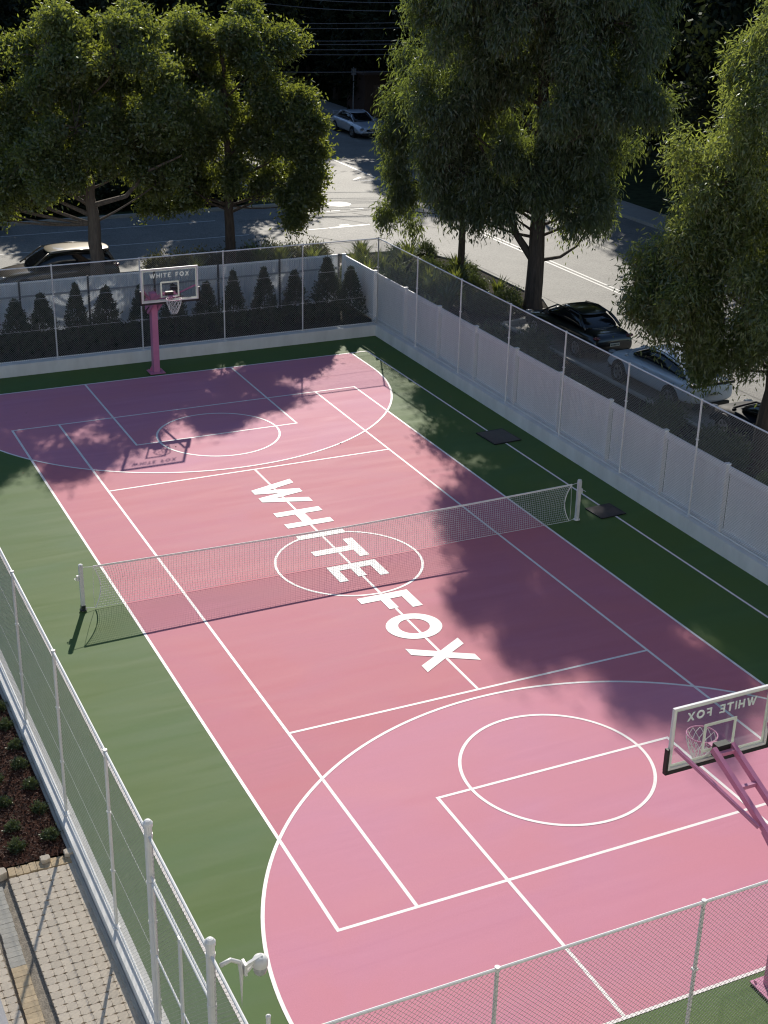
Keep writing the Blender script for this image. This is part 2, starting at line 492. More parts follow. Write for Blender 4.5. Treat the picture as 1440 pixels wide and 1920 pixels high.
def arr_mesh(name, V, F, mats, mi=None):
    """fast mesh from an (n,3) array and an (m,4) quad array."""
    me = bpy.data.meshes.new(name)
    n = len(V); k = F.shape[1]; m = len(F)
    me.vertices.add(n); me.vertices.foreach_set('co', np.ascontiguousarray(V, dtype=np.float32).ravel())
    me.loops.add(m * k); me.loops.foreach_set('vertex_index', F.astype(np.int32).ravel())
    me.polygons.add(m)
    me.polygons.foreach_set('loop_start', np.arange(0, m * k, k, dtype=np.int32))
    me.polygons.foreach_set('loop_total', np.full(m, k, dtype=np.int32))
    for x in (mats if isinstance(mats, (list, tuple)) else [mats]):
        me.materials.append(x)
    if mi is not None:
        me.polygons.foreach_set('material_index', mi.astype(np.int32))
    me.update(calc_edges=True)
    return me

def leaf_quads(P, D, L, W):
    """rhombic leaves: base points P, unit directions D, lengths L, widths W."""
    n = len(P)
    rnd = rng.normal(size=(n, 3))
    S = np.cross(D, rnd); S /= np.linalg.norm(S, axis=1)[:, None] + 1e-9
    mid = P + D * (L * 0.45)[:, None]
    V = np.empty((n, 4, 3))
    V[:, 0] = P
    V[:, 1] = mid + S * (W / 2)[:, None]
    V[:, 2] = P + D * L[:, None]
    V[:, 3] = mid - S * (W / 2)[:, None]
    F = np.arange(n * 4).reshape(n, 4)
    return V.reshape(-1, 3), F

def unit(a):
    return a / (np.linalg.norm(a, axis=1)[:, None] + 1e-9)

# ------------------------------------------------------------------ ground, roads
MB().sheet(rect(-260, -90, 320, 420), -0.06).build('ground', MT['grass'], kind='structure')
# main road along y, cross street along -x
rd = MB().sheet([(13.4, -60), (29.0, -60), (29.0, 95), (16.4, 95), (16.4, 41.5), (15.6, 39.9), (14.2, 39.2), (-80, 39.2), (-80, 28.6), (10.5, 28.6), (12.6, 27.6), (13.6, 25.5)], -0.02)
rd.build('road', MT['asphalt'], kind='structure')
mk = MB()
def stripe(x0, y0, x1, y1, w, z=-0.014):
    a = Vector((x1 - x0, y1 - y0, 0)).normalized(); b = Vector((-a.y, a.x, 0)) * w / 2
    mk.add([(x0 - b.x, y0 - b.y, z), (x1 - b.x, y1 - b.y, z), (x1 + b.x, y1 + b.y, z), (x0 + b.x, y0 + b.y, z)], [(0, 1, 2, 3)])
stripe(20.36, -40, 20.36, 31, .11); stripe(20.62, -40, 20.62, 31, .11)
stripe(21.6, 41.0, 21.9, 80, .16)
stripe(12.3, 33.78, 14.0, 33.83, .13); stripe(14.05, 33.83, 16.2, 33.92, .24); stripe(14.75, 34.2, 15.25, 34.22, .22)
for k in range(3): stripe(12.6 + 1.32 * k + 1.5, 37.28 + .06 * k, 13.25 + 1.32 * k + 1.6, 37.3 + .06 * k, .13)
stripe(-60, 37.0, 9.5, 37.15, .1); stripe(-60, 33.7, 10.0, 33.75, .1)
stripe(20.2, 44.6, 20.9, 45.3, .2); stripe(20.2, 44.6, 21.1, 44.0, .16)
for k in range(8): stripe(16.9, -12 + 3.2 * k, 16.9, -11.0 + 3.2 * k, .1)
mk.build('road_marking', MT['roadline'], kind='structure')
MB().add([(16.75 + .62 * math.cos(t), 38.8 + .62 * math.sin(t), -0.012) for t in [i * math.pi / 14 for i in range(28)]], [tuple(range(28))]).build('painted_road_disc', MT['roadline'], kind='structure')
# tar joints and a darker repair strip in the intersection
MT['tar'] = mat('tar_joint', (0.10, 0.095, 0.09), 0.8, var=0.2)
_keep, mk = mk, MB()
for a in ((10.5, 36.6, 17.6, 36.95, .05), (14.6, 36.9, 16.2, 34.1, .04), (12.0, 33.6, 14.6, 29.2, .05), (16.5, 36.6, 19.0, 32.0, .04), (11.6, 30.6, 16, 31.0, .05), (17.1, -10, 17.15, 25, .04), (24.4, 0, 24.5, 40, .05)):
    stripe(*a, z=-0.013)
mk.build('road_joint', MT['tar'], kind='structure')
# kerbs
kb = MB()
def kerb(pts, w=.16, h=.13):
    for a, b in zip(pts[:-1], pts[1:]):
        kb.beam((a[0], a[1], -0.06 + (h + .06) / 2), (b[0], b[1], -0.06 + (h + .06) / 2), w, h + .06)
kerb([(13.5, -60), (13.5, 16.3), (14.3, 16.45), (16.2, 17.2), (16.75, 18.6), (16.75, 25.2), (16.0, 27.0), (14.5, 28.1), (10.5, 28.48)])
kerb([(10.3, 28.5), (-80, 28.5)]); kerb([(-80, 39.3), (14.1, 39.3)]); kerb([(14.25, 39.36), (15.5, 40.0), (16.24, 41.5)])
kerb([(16.3, 41.7), (16.3, 95)]); kerb([(29.1, -60), (29.1, 95)])
kb.build('kerb', MT['kerb'], kind='structure')
MB().sheet([(9.0, -60), (13.42, -60), (13.42, 16.38), (14.3, 16.53), (16.14, 17.26), (16.67, 18.6), (16.67, 25.2), (15.95, 26.95), (14.45, 28.02), (9.0, 28.38)], 0.06).sheet([(-80, 20.75), (8.99, 20.75), (8.99, 28.38), (-80, 28.4)], 0.056).build('verge', MT['soil'], kind='structure')
MB().sheet([(8.2, 23.6), (12.6, 24.2), (12.2, 26.6), (10.4, 27.8), (8.2, 27.8)], 0.07).build('corner_footpath', MT['pinkpath'], kind='structure')
MB().sheet(rect(-80, 21.6, 3.2, 28.3), 0.064).build('driveway', MT['path'], kind='structure')
MB().sheet(rect(-80, 43.4, 15.0, 46.0), 0.05).sheet(rect(13.9, 46.2, 16.1, 95), 0.05).sheet(rect(29.3, -60, 31.2, 95), 0.05).build('footpath', MT['path'], kind='structure')
MB().sheet([(10.2, 14.6), (12.2, 15.0), (12.0, 18.0), (10.6, 17.4)], 0.068).build('sandy_patch', MT['sand'], kind='structure')

# ------------------------------------------------------------------ court
court = MB().sheet(rect(-8.56, -16.86, 8.56, 16.86), 0.0).build('court', MT['green'], kind='structure')
MB().sheet(rect(-5.485, -11.885, 5.485, 11.885), 0.0015).build('rose_paint', MT['rose'], court)
HY, RA, BL = 13.55, 6.88, 15.25
for sg in (1, -1):
    pts = []
    for i in range(97):
        t = math.pi + math.pi * i / 96
        pts.append((RA * math.cos(t), sg * (HY + RA * math.sin(t))))
    pts += [(RA, sg * BL), (-RA, sg * BL)]
    if sg < 0: pts.reverse()
    MB().sheet(pts, 0.003).build('pink_paint', MT['lilac'], court)

LW = 0.062
def line(x0, y0, x1, y1, z, w=LW):
    d = Vector((x1 - x0, y1 - y0, 0)).normalized() * 1.0
    b = Vector((-d.y, d.x, 0)) * w / 2
    MB().add([(x0 - b.x, y0 - b.y, z), (x1 - b.x, y1 - b.y, z), (x1 + b.x, y1 + b.y, z), (x0 + b.x, y0 + b.y, z)], [(0, 1, 2, 3)]).build('line', MT['line'], court)
def arc(cx, cy, r, a0, a1, z, w=LW, n=96):
    m = MB()
    for i in range(n):
        t0 = a0 + (a1 - a0) * i / n; t1 = a0 + (a1 - a0) * (i + 1) / n
        c = [(cx + (r + s) * math.cos(t), cy + (r + s) * math.sin(t), z) for t, s in ((t0, -w / 2), (t0, w / 2), (t1, w / 2), (t1, -w / 2))]
        m.add(c, [(0, 1, 2, 3)])
    m.build('arc_line', MT['line'], court)
h = LW / 2
# tennis (z .0045); baselines run full width, the rest butts against them
for sg in (1, -1):
    line(-5.485 - h, sg * 11.885, 5.485 + h, sg * 11.885, .0045)
    line(-5.485, -11.885 + h, -5.485, 11.885 - h, .0045) if sg > 0 else line(5.485, -11.885 + h, 5.485, 11.885 - h, .0045)
    line(sg * 4.115, -11.885 + h, sg * 4.115, 11.885 - h, .0045)
    line(-4.115 + h, sg * 6.40, 4.115 - h, sg * 6.40, .0045)
line(0, -6.40 + h, 0, 6.40 - h, .0045)
# basketball (z .006): baselines, sidelines, lanes, free-throw lines
for sg in (1, -1):
    line(-7.5 - h, sg * BL, 7.5 + h, sg * BL, .006)
    line(sg * 7.5, -BL + h, sg * 7.5, BL - h, .006)
    line(-2.47 - h, sg * 9.4, 2.47 + h, sg * 9.4, .006)
    for sx in (1, -1):
        line(sx * 2.47, sg * (9.4 + h), sx * 2.47, sg * (BL - h), .006)
    arc(0, sg * HY, RA, math.pi if sg > 0 else 0, 2 * math.pi if sg > 0 else math.pi, .0075)
    for sx in (1, -1):
        line(sx * RA, sg * HY, sx * RA, sg * (BL - h), .0075)
    arc(0, sg * 9.4, 1.79, 0, 2 * math.pi, .0076)
arc(0, 0, 1.76, 0, 2 * math.pi, .0075)

# letters: (s along reading direction, t up); units of metres on the court
def ring(n=40, a=.62, b=.63, ai=.36, bi=.35):
    o = [(a + a * math.cos(2 * math.pi * i / n), b * math.sin(2 * math.pi * i / n)) for i in range(n)]
    i_ = [(a + ai * math.cos(2 * math.pi * i / n), bi * math.sin(2 * math.pi * i / n)) for i in range(n)]
    return o, i_
T = .63
LET = {
 'W': [(0, T), (.40, -T), (.68, -T), (.82, .02), (.96, -T), (1.24, -T), (1.64, T), (1.36, T), (1.10, -.2), (.94, T), (.70, T), (.54, -.2), (.28, T)],
 'H': [(0, -T), (.27, -T), (.27, -.13), (.75, -.13), (.75, -T), (1.02, -T), (1.02, T), (.75, T), (.75, .13), (.27, .13), (.27, T), (0, T)],
 'I': [(0, -T), (.24, -T), (.24, T), (0, T)],
 'T': [(.40, -T), (.66, -T), (.66, .38), (1.06, .38), (1.06, T), (0, T), (0, .38), (.40, .38)],
 'E': [(0, -T), (.84, -T), (.84, -.41), (.27, -.41), (.27, -.11), (.72, -.11), (.72, .11), (.27, .11), (.27, .40), (.84, .40), (.84, T), (0, T)],
 'F': [(0, -T), (.27, -T), (.27, -.15), (.74, -.15), (.74, .08), (.27, .08), (.27, .38), (.84, .38), (.84, T), (0, T)],
 'X': [(0, -T), (.32, -T), (.59, -.21), (.86, -T), (1.18, -T), (.75, 0), (1.16, T), (.85, T), (.58, .21), (.31, T), (0, T), (.42, 0)],
}
def letter_mesh(ch, fn, z0=0.0, z1=None):
    m = MB()
    if ch == 'O':
        o, i_ = ring()
        n = len(o)
        for zz in ([z0] if z1 is None else [z0, z1]):
            vs = [fn(x, y, zz) for x, y in o] + [fn(x, y, zz) for x, y in i_]
            m.add(vs, [(k, (k + 1) % n, n + (k + 1) % n, n + k) for k in range(n)])
    else:
        if z1 is None:
            p = LET[ch]
            m.add([fn(x, y, z0) for x, y in p], [tuple(range(len(p)))])
        else:
            m.prism(LET[ch], z0, z1, fn)
    return m
for ch, y0, wd in (('W', 5.39, 1), ('H', 3.37, 1), ('I', 1.83, .95), ('T', 1.26, 1), ('E', -.08, 1), ('F', -1.83, 1), ('O', -2.91, .93), ('X', -4.33, .9)):
    letter_mesh(ch, lambda s, t, z, y0=y0, wd=wd: (t, y0 - s * wd, z), .009).build('letter', MT['letter'], court)

# retaining wall round the court (one ring)
rw = MB()
WI, WO, YI, YO, WT = 8.55, 8.80, 16.85, 17.12, 0.40
rw.box((0, (YI + YO) / 2, WT / 2 - .05), (2 * WO, YO - YI, WT + .1)); rw.box((0, -(YI + YO) / 2, WT / 2 - .05), (2 * WO, YO - YI, WT + .1))
for sg in (1, -1):
    rw.box((sg * (WI + WO) / 2, 0, WT / 2 - .05), (WO - WI, 2 * YI - .004, WT + .1))
tag(rw.build('retaining_wall', MT['wall']), 'low white painted concrete wall ringing the pink and green court', 'wall')
MB().sheet(rect(-30, 17.12, 8.9, 20.75), 0.30).build('planting_strip', MT['soil'], kind='structure')

# fallen leaves on the court, thickest under the trees along the right and far edges
_n = 30
_lx = np.where(rng.random(_n) < .75, 8.45 - np.abs(rng.normal(0, .8, _n)), rng.uniform(-8.4, 8.4, _n))
_ly = np.where(rng.random(_n) < .35, 16.7 - np.abs(rng.normal(0, 2.0, _n)), rng.uniform(-12, 16.6, _n))
_an = rng.uniform(0, 2 * np.pi, _n)
_V, _F = leaf_quads(np.c_[_lx, _ly, np.full(_n, .012)], unit(np.c_[np.cos(_an), np.sin(_an), np.abs(rng.normal(0, .15, _n))]), rng.uniform(.04, .10, _n), rng.uniform(.012, .03, _n))
tag(link('fallen_leaves', arr_mesh('fallen_leaves', _V, _F, MT['litter'])), 'scattered small dry leaves lying on the court surface', 'leaf litter', kind='stuff')

# pit covers on the right sideline
for nm, x, y, sx, sy, m, lab in (('a', 7.55, 6.08, .85, .98, 'pit', 'dark square pit cover with bluish sheen in the green strip, farther from the net post'), ('b', 7.42, .2, .72, .66, 'pitbrown', 'brown stained square pit cover in the green strip beside the right net post')):
    p = MB(); p.box((0, 0, .022), (sx, sy, .02))
    o = thing('pit_cover', lab, 'pit cover', (x, y, 0), R(3), 'pit covers on the right sideline')
    fr = MB()
    for sg in (1, -1):
        fr.box((sg * (sx / 2 + .02), 0, .02), (.035, sy + .07, .026)); fr.box((0, sg * (sy / 2 + .02), .02), (sx - .002, .035, .026))
    p.build('cover', MT[m], o); fr.build('frame', MT['black'], o)

# ------------------------------------------------------------------ chain link fences
FH = 3.06           # bay height of mesh
PITCH = 0.07
def mesh_bay(w, hgt, pitch=PITCH, r=0.0026):
    V = []; F = []
    for sg in (1, -1):
        k = -hgt
        while k < w:
            c = k + pitch / 2
            if sg > 0: a = (c, 0.0); b = (c + hgt, hgt)
            else: a = (c, hgt); b = (c + hgt, 0.0)
            # clip to 0..w
            x0, z0 = a; x1, z1 = b
            if x0 < 0: z0 += (z1 - z0) * (0 - x0) / (x1 - x0); x0 = 0
            if x1 > w: z1 = z0 + (z1 - z0) * (w - x0) / (x1 - x0); x1 = w
            if x1 - x0 > .02:
                yo = sg * r
                d = Vector((x1 - x0, 0, z1 - z0)).normalized(); nn = Vector((-d.z, 0, d.x))
                o = len(V)
                for (x, z) in ((x0, z0), (x1, z1)):
                    for t in (90, 210, 330):
                        q = nn * (r * math.cos(R(t)))
                        V.append((x + q.x, yo + r * math.sin(R(t)), z + q.z))
                F += [(o, o + 1, o + 4, o + 3), (o + 1, o + 2, o + 5, o + 4), (o + 2, o, o + 3, o + 5)]
            k += pitch
    return arr_mesh('mesh_panel', np.array(V), np.array(F), MT['wire'])
_bays = {}
def fence(name, label, p0, rz, xs, z0=WT, top=3.5, post_r=.026, thick=(), rails=True, wires=(1 / 3, 2 / 3), skip=()):
    """xs: post positions along the fence (local x)."""
    t = thing(name, label, 'fence', (p0[0], p0[1], 0), rz, 'chain link fences round the court')
    for i, x in enumerate(xs):
        tk = i in thick
        r_ = .055 if tk else post_r
        m = MB()
        tp = top + (.17 if tk else 0)
        m.tube([(x, 0, z0 + .004), (x, 0, tp - (.0 if tk else .025))], r_, 12 if tk else 8)
        if tk:
            m.lathe([(r_ + .012, 0), (r_ + .012, .05), (r_ * .7, .085), (.01, .095)], 12, (x, 0, tp - .03))
            for zz in (top, top - .75, 1.6, z0 + .35, 2.1):
                m.lathe([(r_ + .006, -.02), (r_ + .006, .02)], 12, (x, 0, zz))
        else:
            m.lathe([(r_ + .008, -.03), (r_ + .008, .035)], 8, (x, 0, top))
            m.box((x, 0, z0 + .008), (.13, .11, .012))
            for zz in (z0 + (top - z0) / 3, z0 + (top - z0) * 2 / 3):
                m.box((x, .0, zz), (.075, .06, .03))
        m.build('post', MT['whitesteel'], t, smooth=False)
    x0, x1 = xs[0], xs[-1]
    segs = [(a, b) for i, (a, b) in enumerate(zip(xs[:-1], xs[1:])) if i not in skip]
    m = MB(); m.tube([(x0, 0, top), (x1, 0, top)], .021, 8); m.build('top_rail', MT['whitesteel'], t)
    for a, b in segs:
        m = MB(); m.tube([(a + .03, 0, z0 + .06), (b - .03, 0, z0 + .06)], .019, 8); m.build('bottom_rail', MT['whitesteel'], t)
        w = round(b - a, 2)
        if w not in _bays: _bays[w] = mesh_bay(w, top - z0 - .06)
        link('mesh_panel', _bays[w], t, (a, -.026, z0 + .05))
    for fr in wires:
        for a, b in segs:
            m = MB(); m.tube([(a, -.03, z0 + fr * (top - z0)), (b, -.03, z0 + fr * (top - z0))], .004, 5); m.build('tension_wire', MT['whitesteel'], t)
    return t
FX, FY = 8.68, 17.0
xs_r = [-17.0 + 3.108 * k for k in range(11)] + [17.0]
xs_r = [round(-17.0 + (17.0 + 17.0 - 3.1 * 10) / 1 * 0 + v, 3) for v in [0, 3.0] + [3.0 + 3.1 * k for k in range(1, 11)]]
fence('chain_link_fence', 'tall white chain link fence on the right wall, in front of the white panel fence', (FX, -17.0), R(90), [x + 17.0 for x in xs_r], wires=())
fence('chain_link_fence', 'tall white chain link fence on the far wall, in front of the small conifers', (-FX, FY), 0, [FX * 2 - 2.895 * k for k in range(6, -1, -1)])
fence('chain_link_fence', 'tall white chain link fence along the near end of the court', (-FX, -FY), 0, [FX * 2 - 2.893 * k for k in range(6, -1, -1)], wires=(.16,))
LYS = [34.0, 30.9, 27.8, 24.7, 21.6, 18.5, 15.4, 12.3, 9.2, 6.1, 4.0, 1.55, 0.0]
left = fence('chain_link_fence', 'tall white chain link fence on the left wall beside the mulch bed and pavers', (-FX, -17.0), R(90), sorted(LYS), thick=(1, 2), skip=(1,))
# transom mesh over the gate, and the gate itself
m = MB(); m.tube([(1.61, 0, 2.86), (3.94, 0, 2.86)], .019, 8); m.build('transom_rail', MT['whitesteel'], left)
link('mesh_panel', mesh_bay(2.33, .62), left, (1.61, -.026, 2.87))
gate = thing('double_gate', 'white chain link double gate between the two thick left fence posts', 'gate', (-FX, -17.0, 0), R(90))
for (a, b) in ((1.63, 2.76), (2.80, 3.92)):
    fm = MB()
    fm.tube([(a, 0, .46), (b, 0, .46)], .02, 8)
    lf = fm.build('gate_leaf', MT['whitesteel'], gate)
    MB().tube([(a, 0, 2.76), (b, 0, 2.76)], .02, 8).build('head_rail', MT['whitesteel'], lf)
    for x in (a, b):
        MB().tube([(x, 0, .44), (x, 0, 2.78)], .02, 8).build('stile', MT['whitesteel'], lf)
    MB().tube([(a, -.0, 1.6), (b, 0, 1.6)], .014, 8).build('mid_rail', MT['whitesteel'], lf)
    link('mesh_panel', mesh_bay(round(b - a, 2), 2.28), lf, (a, -.024, .47))

# ------------------------------------------------------------------ white panel fence (right) and translucent plastic sheet fence (far)
def rib_sheet(w, z0, z1, pitch, depth, kind='v'):
    """ribbed sheet in local xz, ribs vertical, with thickness."""
    pts = []
    n = max(2, int(round(w / pitch)))
    p = w / n
    for i in range(n):
        x = i * p
        if kind == 'v':
            pts += [(x, 0), (x + p * .82, 0), (x + p * .86, depth), (x + p * .96, depth)]
        else:
            pts += [(x, 0), (x + p * .3, 0), (x + p * .45, depth), (x + p * .82, depth)]
    pts.append((w, 0))
    m = MB()
    n_ = len(pts)
    vs = [(x, y, z0) for x, y in pts] + [(x, y, z1) for x, y in pts] + [(x, y + .012, z0) for x, y in pts] + [(x, y + .012, z1) for x, y in pts]
    fs = []
    for i in range(n_ - 1):
        fs += [(i, i + 1, n_ + i + 1, n_ + i), (2 * n_ + i + 1, 2 * n_ + i, 3 * n_ + i, 3 * n_ + i + 1), (n_ + i, n_ + i + 1, 3 * n_ + i + 1, 3 * n_ + i)]
    m.add(vs, fs)
    return m
PF = thing('panel_fence', 'white fence of ribbed panels along the right side, behind the chain link', 'fence', (8.86, 20.35, 0), R(-90))
pw = 2.53
shm = rib_sheet(pw - .14, .36, 1.955, .066, .016).mesh('panel', MT['panel'])
rlm = MB().box((pw / 2 - .05, 0, 2.06), (pw - .1, .05, .17)).mesh('top_rail', MT['panelrail'])
brm = MB().box((pw / 2 - .05, 0, .42), (pw - .1, .05, .12)).mesh('bottom_rail', MT['panelrail'])
pom = MB().box((0, -.02, 1.17), (.1, .13, 2.0)).box((0, -.02, 2.185), (.115, .145, .03)).mesh('post', MT['panelrail'])
# the post near the gap at y = 9.82 in the picture fixes the phase
PFX = [0, 2.75] + [2.75 + pw * k for k in range(1, 15)]
for i, x in enumerate(PFX):
    link('post', pom, PF, (x, 0, 0))
    if i < len(PFX) - 1:
        w_ = PFX[i + 1] - x
        for nm, me in (('panel', shm), ('top_rail', rlm), ('bottom_rail', brm)):
            o = link(nm, me, PF, (x + (.09 if nm == 'panel' else .05), .025 if nm == 'panel' else 0, 0))
            if abs(w_ - pw) > .01: o.scale = ((w_ - .1) / (pw - .1), 1, 1)
SF = thing('plastic_sheet_fence', 'pale corrugated plastic fence at the far end, behind the row of conifers', 'fence', (8.72, 20.6, 0), R(180))
sw = 2.4
s_sh = rib_sheet(sw - .05, .28, 2.06, .10, .03, 'c').mesh('panel', MT['pvc'])
s_rl = MB().box((sw / 2 - .025, 0, 2.09), (sw - .05, .05, .06)).mesh('top_rail', MT['panelrail'])
s_md = MB().box((sw / 2 - .025, .045, 1.62), (sw - .05, .04, .06)).mesh('mid_rail', MT['metal_sheet'])
s_po = MB().box((0, .03, 1.2), (.06, .07, 1.9)).mesh('post', MT['darkpost'])
for k in range(15):
    link('post', s_po, SF, (k * sw, 0, 0))
    link('panel', s_sh, SF, (k * sw + .025, 0, 0)); link('top_rail', s_rl, SF, (k * sw + .025, 0, 0)); link('mid_rail', s_md, SF, (k * sw + .025, 0, 0))

# ------------------------------------------------------------------ tennis net
net = thing('tennis_net', 'white tennis net across the middle of the pink court', 'tennis net', (0, 0, 0))
NL, NR = -6.17, 6.2
def net_top(x):
    return 0.965 + 0.10 * (abs(x) / 6.3) ** 1.3
def endx(z, sg):
    t = min(1, max(0, z / 1.05))
    return sg * 0.17 * math.sin(math.pi * t) ** .8
m = MB()
cw = .0025
step = .06
x = NL
zz0 = .03
nrow = 17
cols = int((NR - NL) / step)
grid = []
for j in range(nrow + 1):
    row = []
    for i in range(cols + 1):
        u = i / cols
        x = NL + (NR - NL) * u
        zt = net_top(x) - .03
        z = zz0 + (zt - zz0) * j / nrow
        pull = .17 * max(0.0, math.sin(math.pi * (z / 1.06))) ** .8
        fl = max(0, 1 - (x - NL) / 1.6); fr_ = max(0, 1 - (NR - x) / 1.6)
        xx = x + pull * (fl ** 1.5) - pull * (fr_ ** 1.5)
        y = .03 * math.sin(x * 1.1) * math.sin(math.pi * j / nrow) + .035 * math.sin(math.pi * j / nrow)
        row.append(Vector((xx, y, z)))
    grid.append(row)
def cord(p, q, r):
    m.beam(p, q, r * 2, r * 2)
for j in range(nrow + 1):
    for i in range(0, cols, 3):
        cord(grid[j][i], grid[j][min(cols, i + 3)], cw)
for i in range(cols + 1):
    for j in range(0, nrow, 4):
        cord(grid[j][i], grid[j + 4 if j + 4 <= nrow else nrow][i], cw)
m.build('net_mesh', MT['netmesh'], net)
m = MB()
for i in range(0, cols, 2):
    a, b = grid[nrow][i], grid[nrow][min(cols, i + 2)]
    m.beam(a + Vector((0, 0, .004)), b + Vector((0, 0, .004)), .016, .045)
m.build('headband', MT['netwhite'], net)
m = MB(); m.tube([grid[0][i] for i in range(0, cols + 1, 8)] + [grid[0][cols]], .006, 5); m.build('bottom_cord', MT['netwhite'], net)
for c_ in (0, cols):
    m = MB(); m.tube([grid[j][c_] for j in range(nrow + 1)], .013, 6); m.build('side_band', MT['netwhite'], net)
for sg, xp in ((-1, -6.42), (1, 6.4)):
    pt = MB(); pt.box((xp, 0, .56), (.085, .085, 1.1)); pt.lathe([(.05, 0), (.05, .03), (.02, .045)], 10, (xp, 0, 1.105))
    po = pt.build('net_post', MT['postwhite'], net)
    MB().lathe([(.085, .03), (.085, .05), (.06, .06), (.06, .14), (.055, .15)], 12, (xp, 0, 0)).build('sleeve', MT['pit'] if sg < 0 else MT['postwhite'], po)
    w_ = MB(); w_.box((xp + sg * .07, 0, .82), (.06, .05, .12)); w_.tube([(xp + sg * .1, 0, .82), (xp + sg * .15, 0, .82), (xp + sg * .15, -.09, .82)], .008, 6)
    w_.build('winder', MT['postwhite'], po)
    e = grid[nrow][0 if sg < 0 else cols]; b = grid[0][0 if sg < 0 else cols]
    tw = MB(); tw.tube([e, (xp, 0, 1.07)], .007, 5); tw.tube([b, (xp, 0, .09)], .005, 5)
    tw.tube([e, (e.x - sg * -.0, .02, .9), (e.x + sg * .02, .01, .5), (b.x - sg * -.02, 0, .06)], .005, 5)
    tw.build('cable', MT['netwhite'], net)

# ------------------------------------------------------------------ basketball hoops
def hoop(loc, rz, label):
    """local: board faces -y side (towards court centre = -y); pole at y=0; board at y=-1.9."""
    t = thing('basketball_hoop', label, 'basketball hoop', loc, rz, 'pink basketball hoops at both ends')
    by = -1.90
    p = MB(); p.box((0, 0, 1.35), (.20, .26, 2.66)); p.box((0, 0, .014), (.5, .5, .026))
    po = p.build('pole', MT['pinksteel'], t)
    g = MB()
    for sx in (1, -1):
        g.add([(sx * .1, .09, .027), (sx * .21, .09, .027), (sx * .1, .09, .22), (sx * .1, .11, .027), (sx * .21, .11, .027), (sx * .1, .11, .22)], [(0, 1, 2), (5, 4, 3), (0, 3, 4, 1), (1, 4, 5, 2), (2, 5, 3, 0)])
        for sy in (1, -1):
            g.lathe([(.02, 0), (.02, .03)], 6, (sx * .19, sy * .2, .027))
    g.build('gusset', MT['pinksteel'], po)
    # twin arms and rungs
    for sx in (1, -1):
        a = MB(); a.beam((sx * .17, .12, 2.28), (sx * .17, by + .1, 3.12), .075, .1); a.build('arm', MT['pinksteel'], t)
        a = MB(); a.beam((sx * .135, .18, 1.98), (sx * .135, -.55, 2.48), .06, .09); a.build('lower_strut', MT['pinksteel'], t)
        pl = MB(); pl.prism([(.22, 2.05), (.22, 2.42), (-.18, 2.62), (-.18, 2.28)], sx * .205 - .006, sx * .205 + .006, lambda x, y, z: (z, x, y)); pl.build('side_plate', MT['pinksteel'], t)
        b = MB(); b.beam((sx * .245, -.55, 2.575), (sx * .86, by + .07, 3.30), .05, .05); b.build('side_brace', MT['pinksteel'], t)
    for yy in (-.45, -1.15, -1.7):
        z_ = 2.28 + (3.12 - 2.28) * (.12 - yy) / (.12 - by - .1)
        MB().box((0, yy, z_), (.262, .06, .06)).build('rung', MT['pinksteel'], t)
    # backboard 1.83 x 1.07, bottom 2.88
    z0, z1, hw = 2.88, 3.94, .915
    board = MB().box((0, by, (z0 + z1) / 2), (hw * 2 - .06, .012, z1 - z0 - .06)).build('backboard', MT['glass'], t)
    fr = MB()
    fr.box((0, by, z1 - .02), (hw * 2, .045, .04)); fr.box((0, by, z0 + .02), (hw * 2, .045, .04))
    for sx in (1, -1): fr.box((sx * (hw - .02), by, (z0 + z1) / 2), (.04, .045, z1 - z0 - .084))
    fr.build('frame', MT['whitesteel'], board)
    pd = MB()
    pd.box((0, by, z0 - .03), (hw * 2 + .08, .075, .055))
    for sx in (1, -1): pd.box((sx * (hw + .024), by, z0 + .19), (.044, .07, .38))
    pd.build('edge_padding', MT['black'], board)
    bd = MB()
    yb = by - .012
    for (cx, cz, w, h_) in ((0, z1 - .062, hw * 2 - .085, .04), (0, z0 + .062, hw * 2 - .085, .04)):
        bd.box((cx, yb, cz), (w, .006, h_))
    for sx in (1, -1): bd.box((sx * (hw - .062), yb, (z0 + z1) / 2), (.04, .006, z1 - z0 - .17))
    bd.build('border_print', MT['target'], board)
    tg = MB()
    tz0, tz1 = z0 + .16, z0 + .61
    tg.box((0, yb, tz1), (.60, .006, .05)); tg.box((0, yb, tz0), (.60, .006, .05))
    for sx in (1, -1): tg.box((sx * .275, yb, (tz0 + tz1) / 2), (.05, .006, tz1 - tz0 - .054))
    tg.build('target_square', MT['target'], board)
    # WHITE FOX in slim letters, read from the court (local -y side): reading runs +x -> court viewer's left is +x
    sc = .118
    adv = {'W': 1.64, 'H': 1.02, 'I': .24, 'T': 1.06, 'E': .84, 'F': .84, 'O': 1.24, 'X': 1.18, ' ': .7}
    txt = 'WHITE FOX'
    gap = .3
    tot = sum(adv[c] + gap for c in txt) - gap
    sc = 1.27 / tot
    cx = -tot / 2
    for c in txt:
        if c != ' ':
            letter_mesh(c, lambda s, tt, z, cx=cx: ((cx + s) * sc, yb + .0 - z, z1 - .225 + tt * sc), 0.0, .005).build('letter', MT['frost'], board)
        cx += adv[c] + gap
    MB().box((0, by + .075, 3.06), (.24, .13, .22)).build('mount', MT['black'], t)
    # rim
    rc = by - .15 - .235
    rm = MB()
    N = 28
    rm.tube([(.235 * math.cos(2 * math.pi * k / N), rc + .235 * math.sin(2 * math.pi * k / N), 3.05) for k in range(N + 1)], .011, 6, caps=False)
    rm.box((0, by - .075, 3.05), (.16, .135, .02)); rm.box((0, by - .018, 3.0), (.16, .012, .13))
    for sx in (1, -1):
        rm.beam((sx * .06, by - .03, 3.0), (sx * .13, rc + .19, 3.04), .014, .014)
    rim = rm.build('rim', MT['pinksteel'], t)
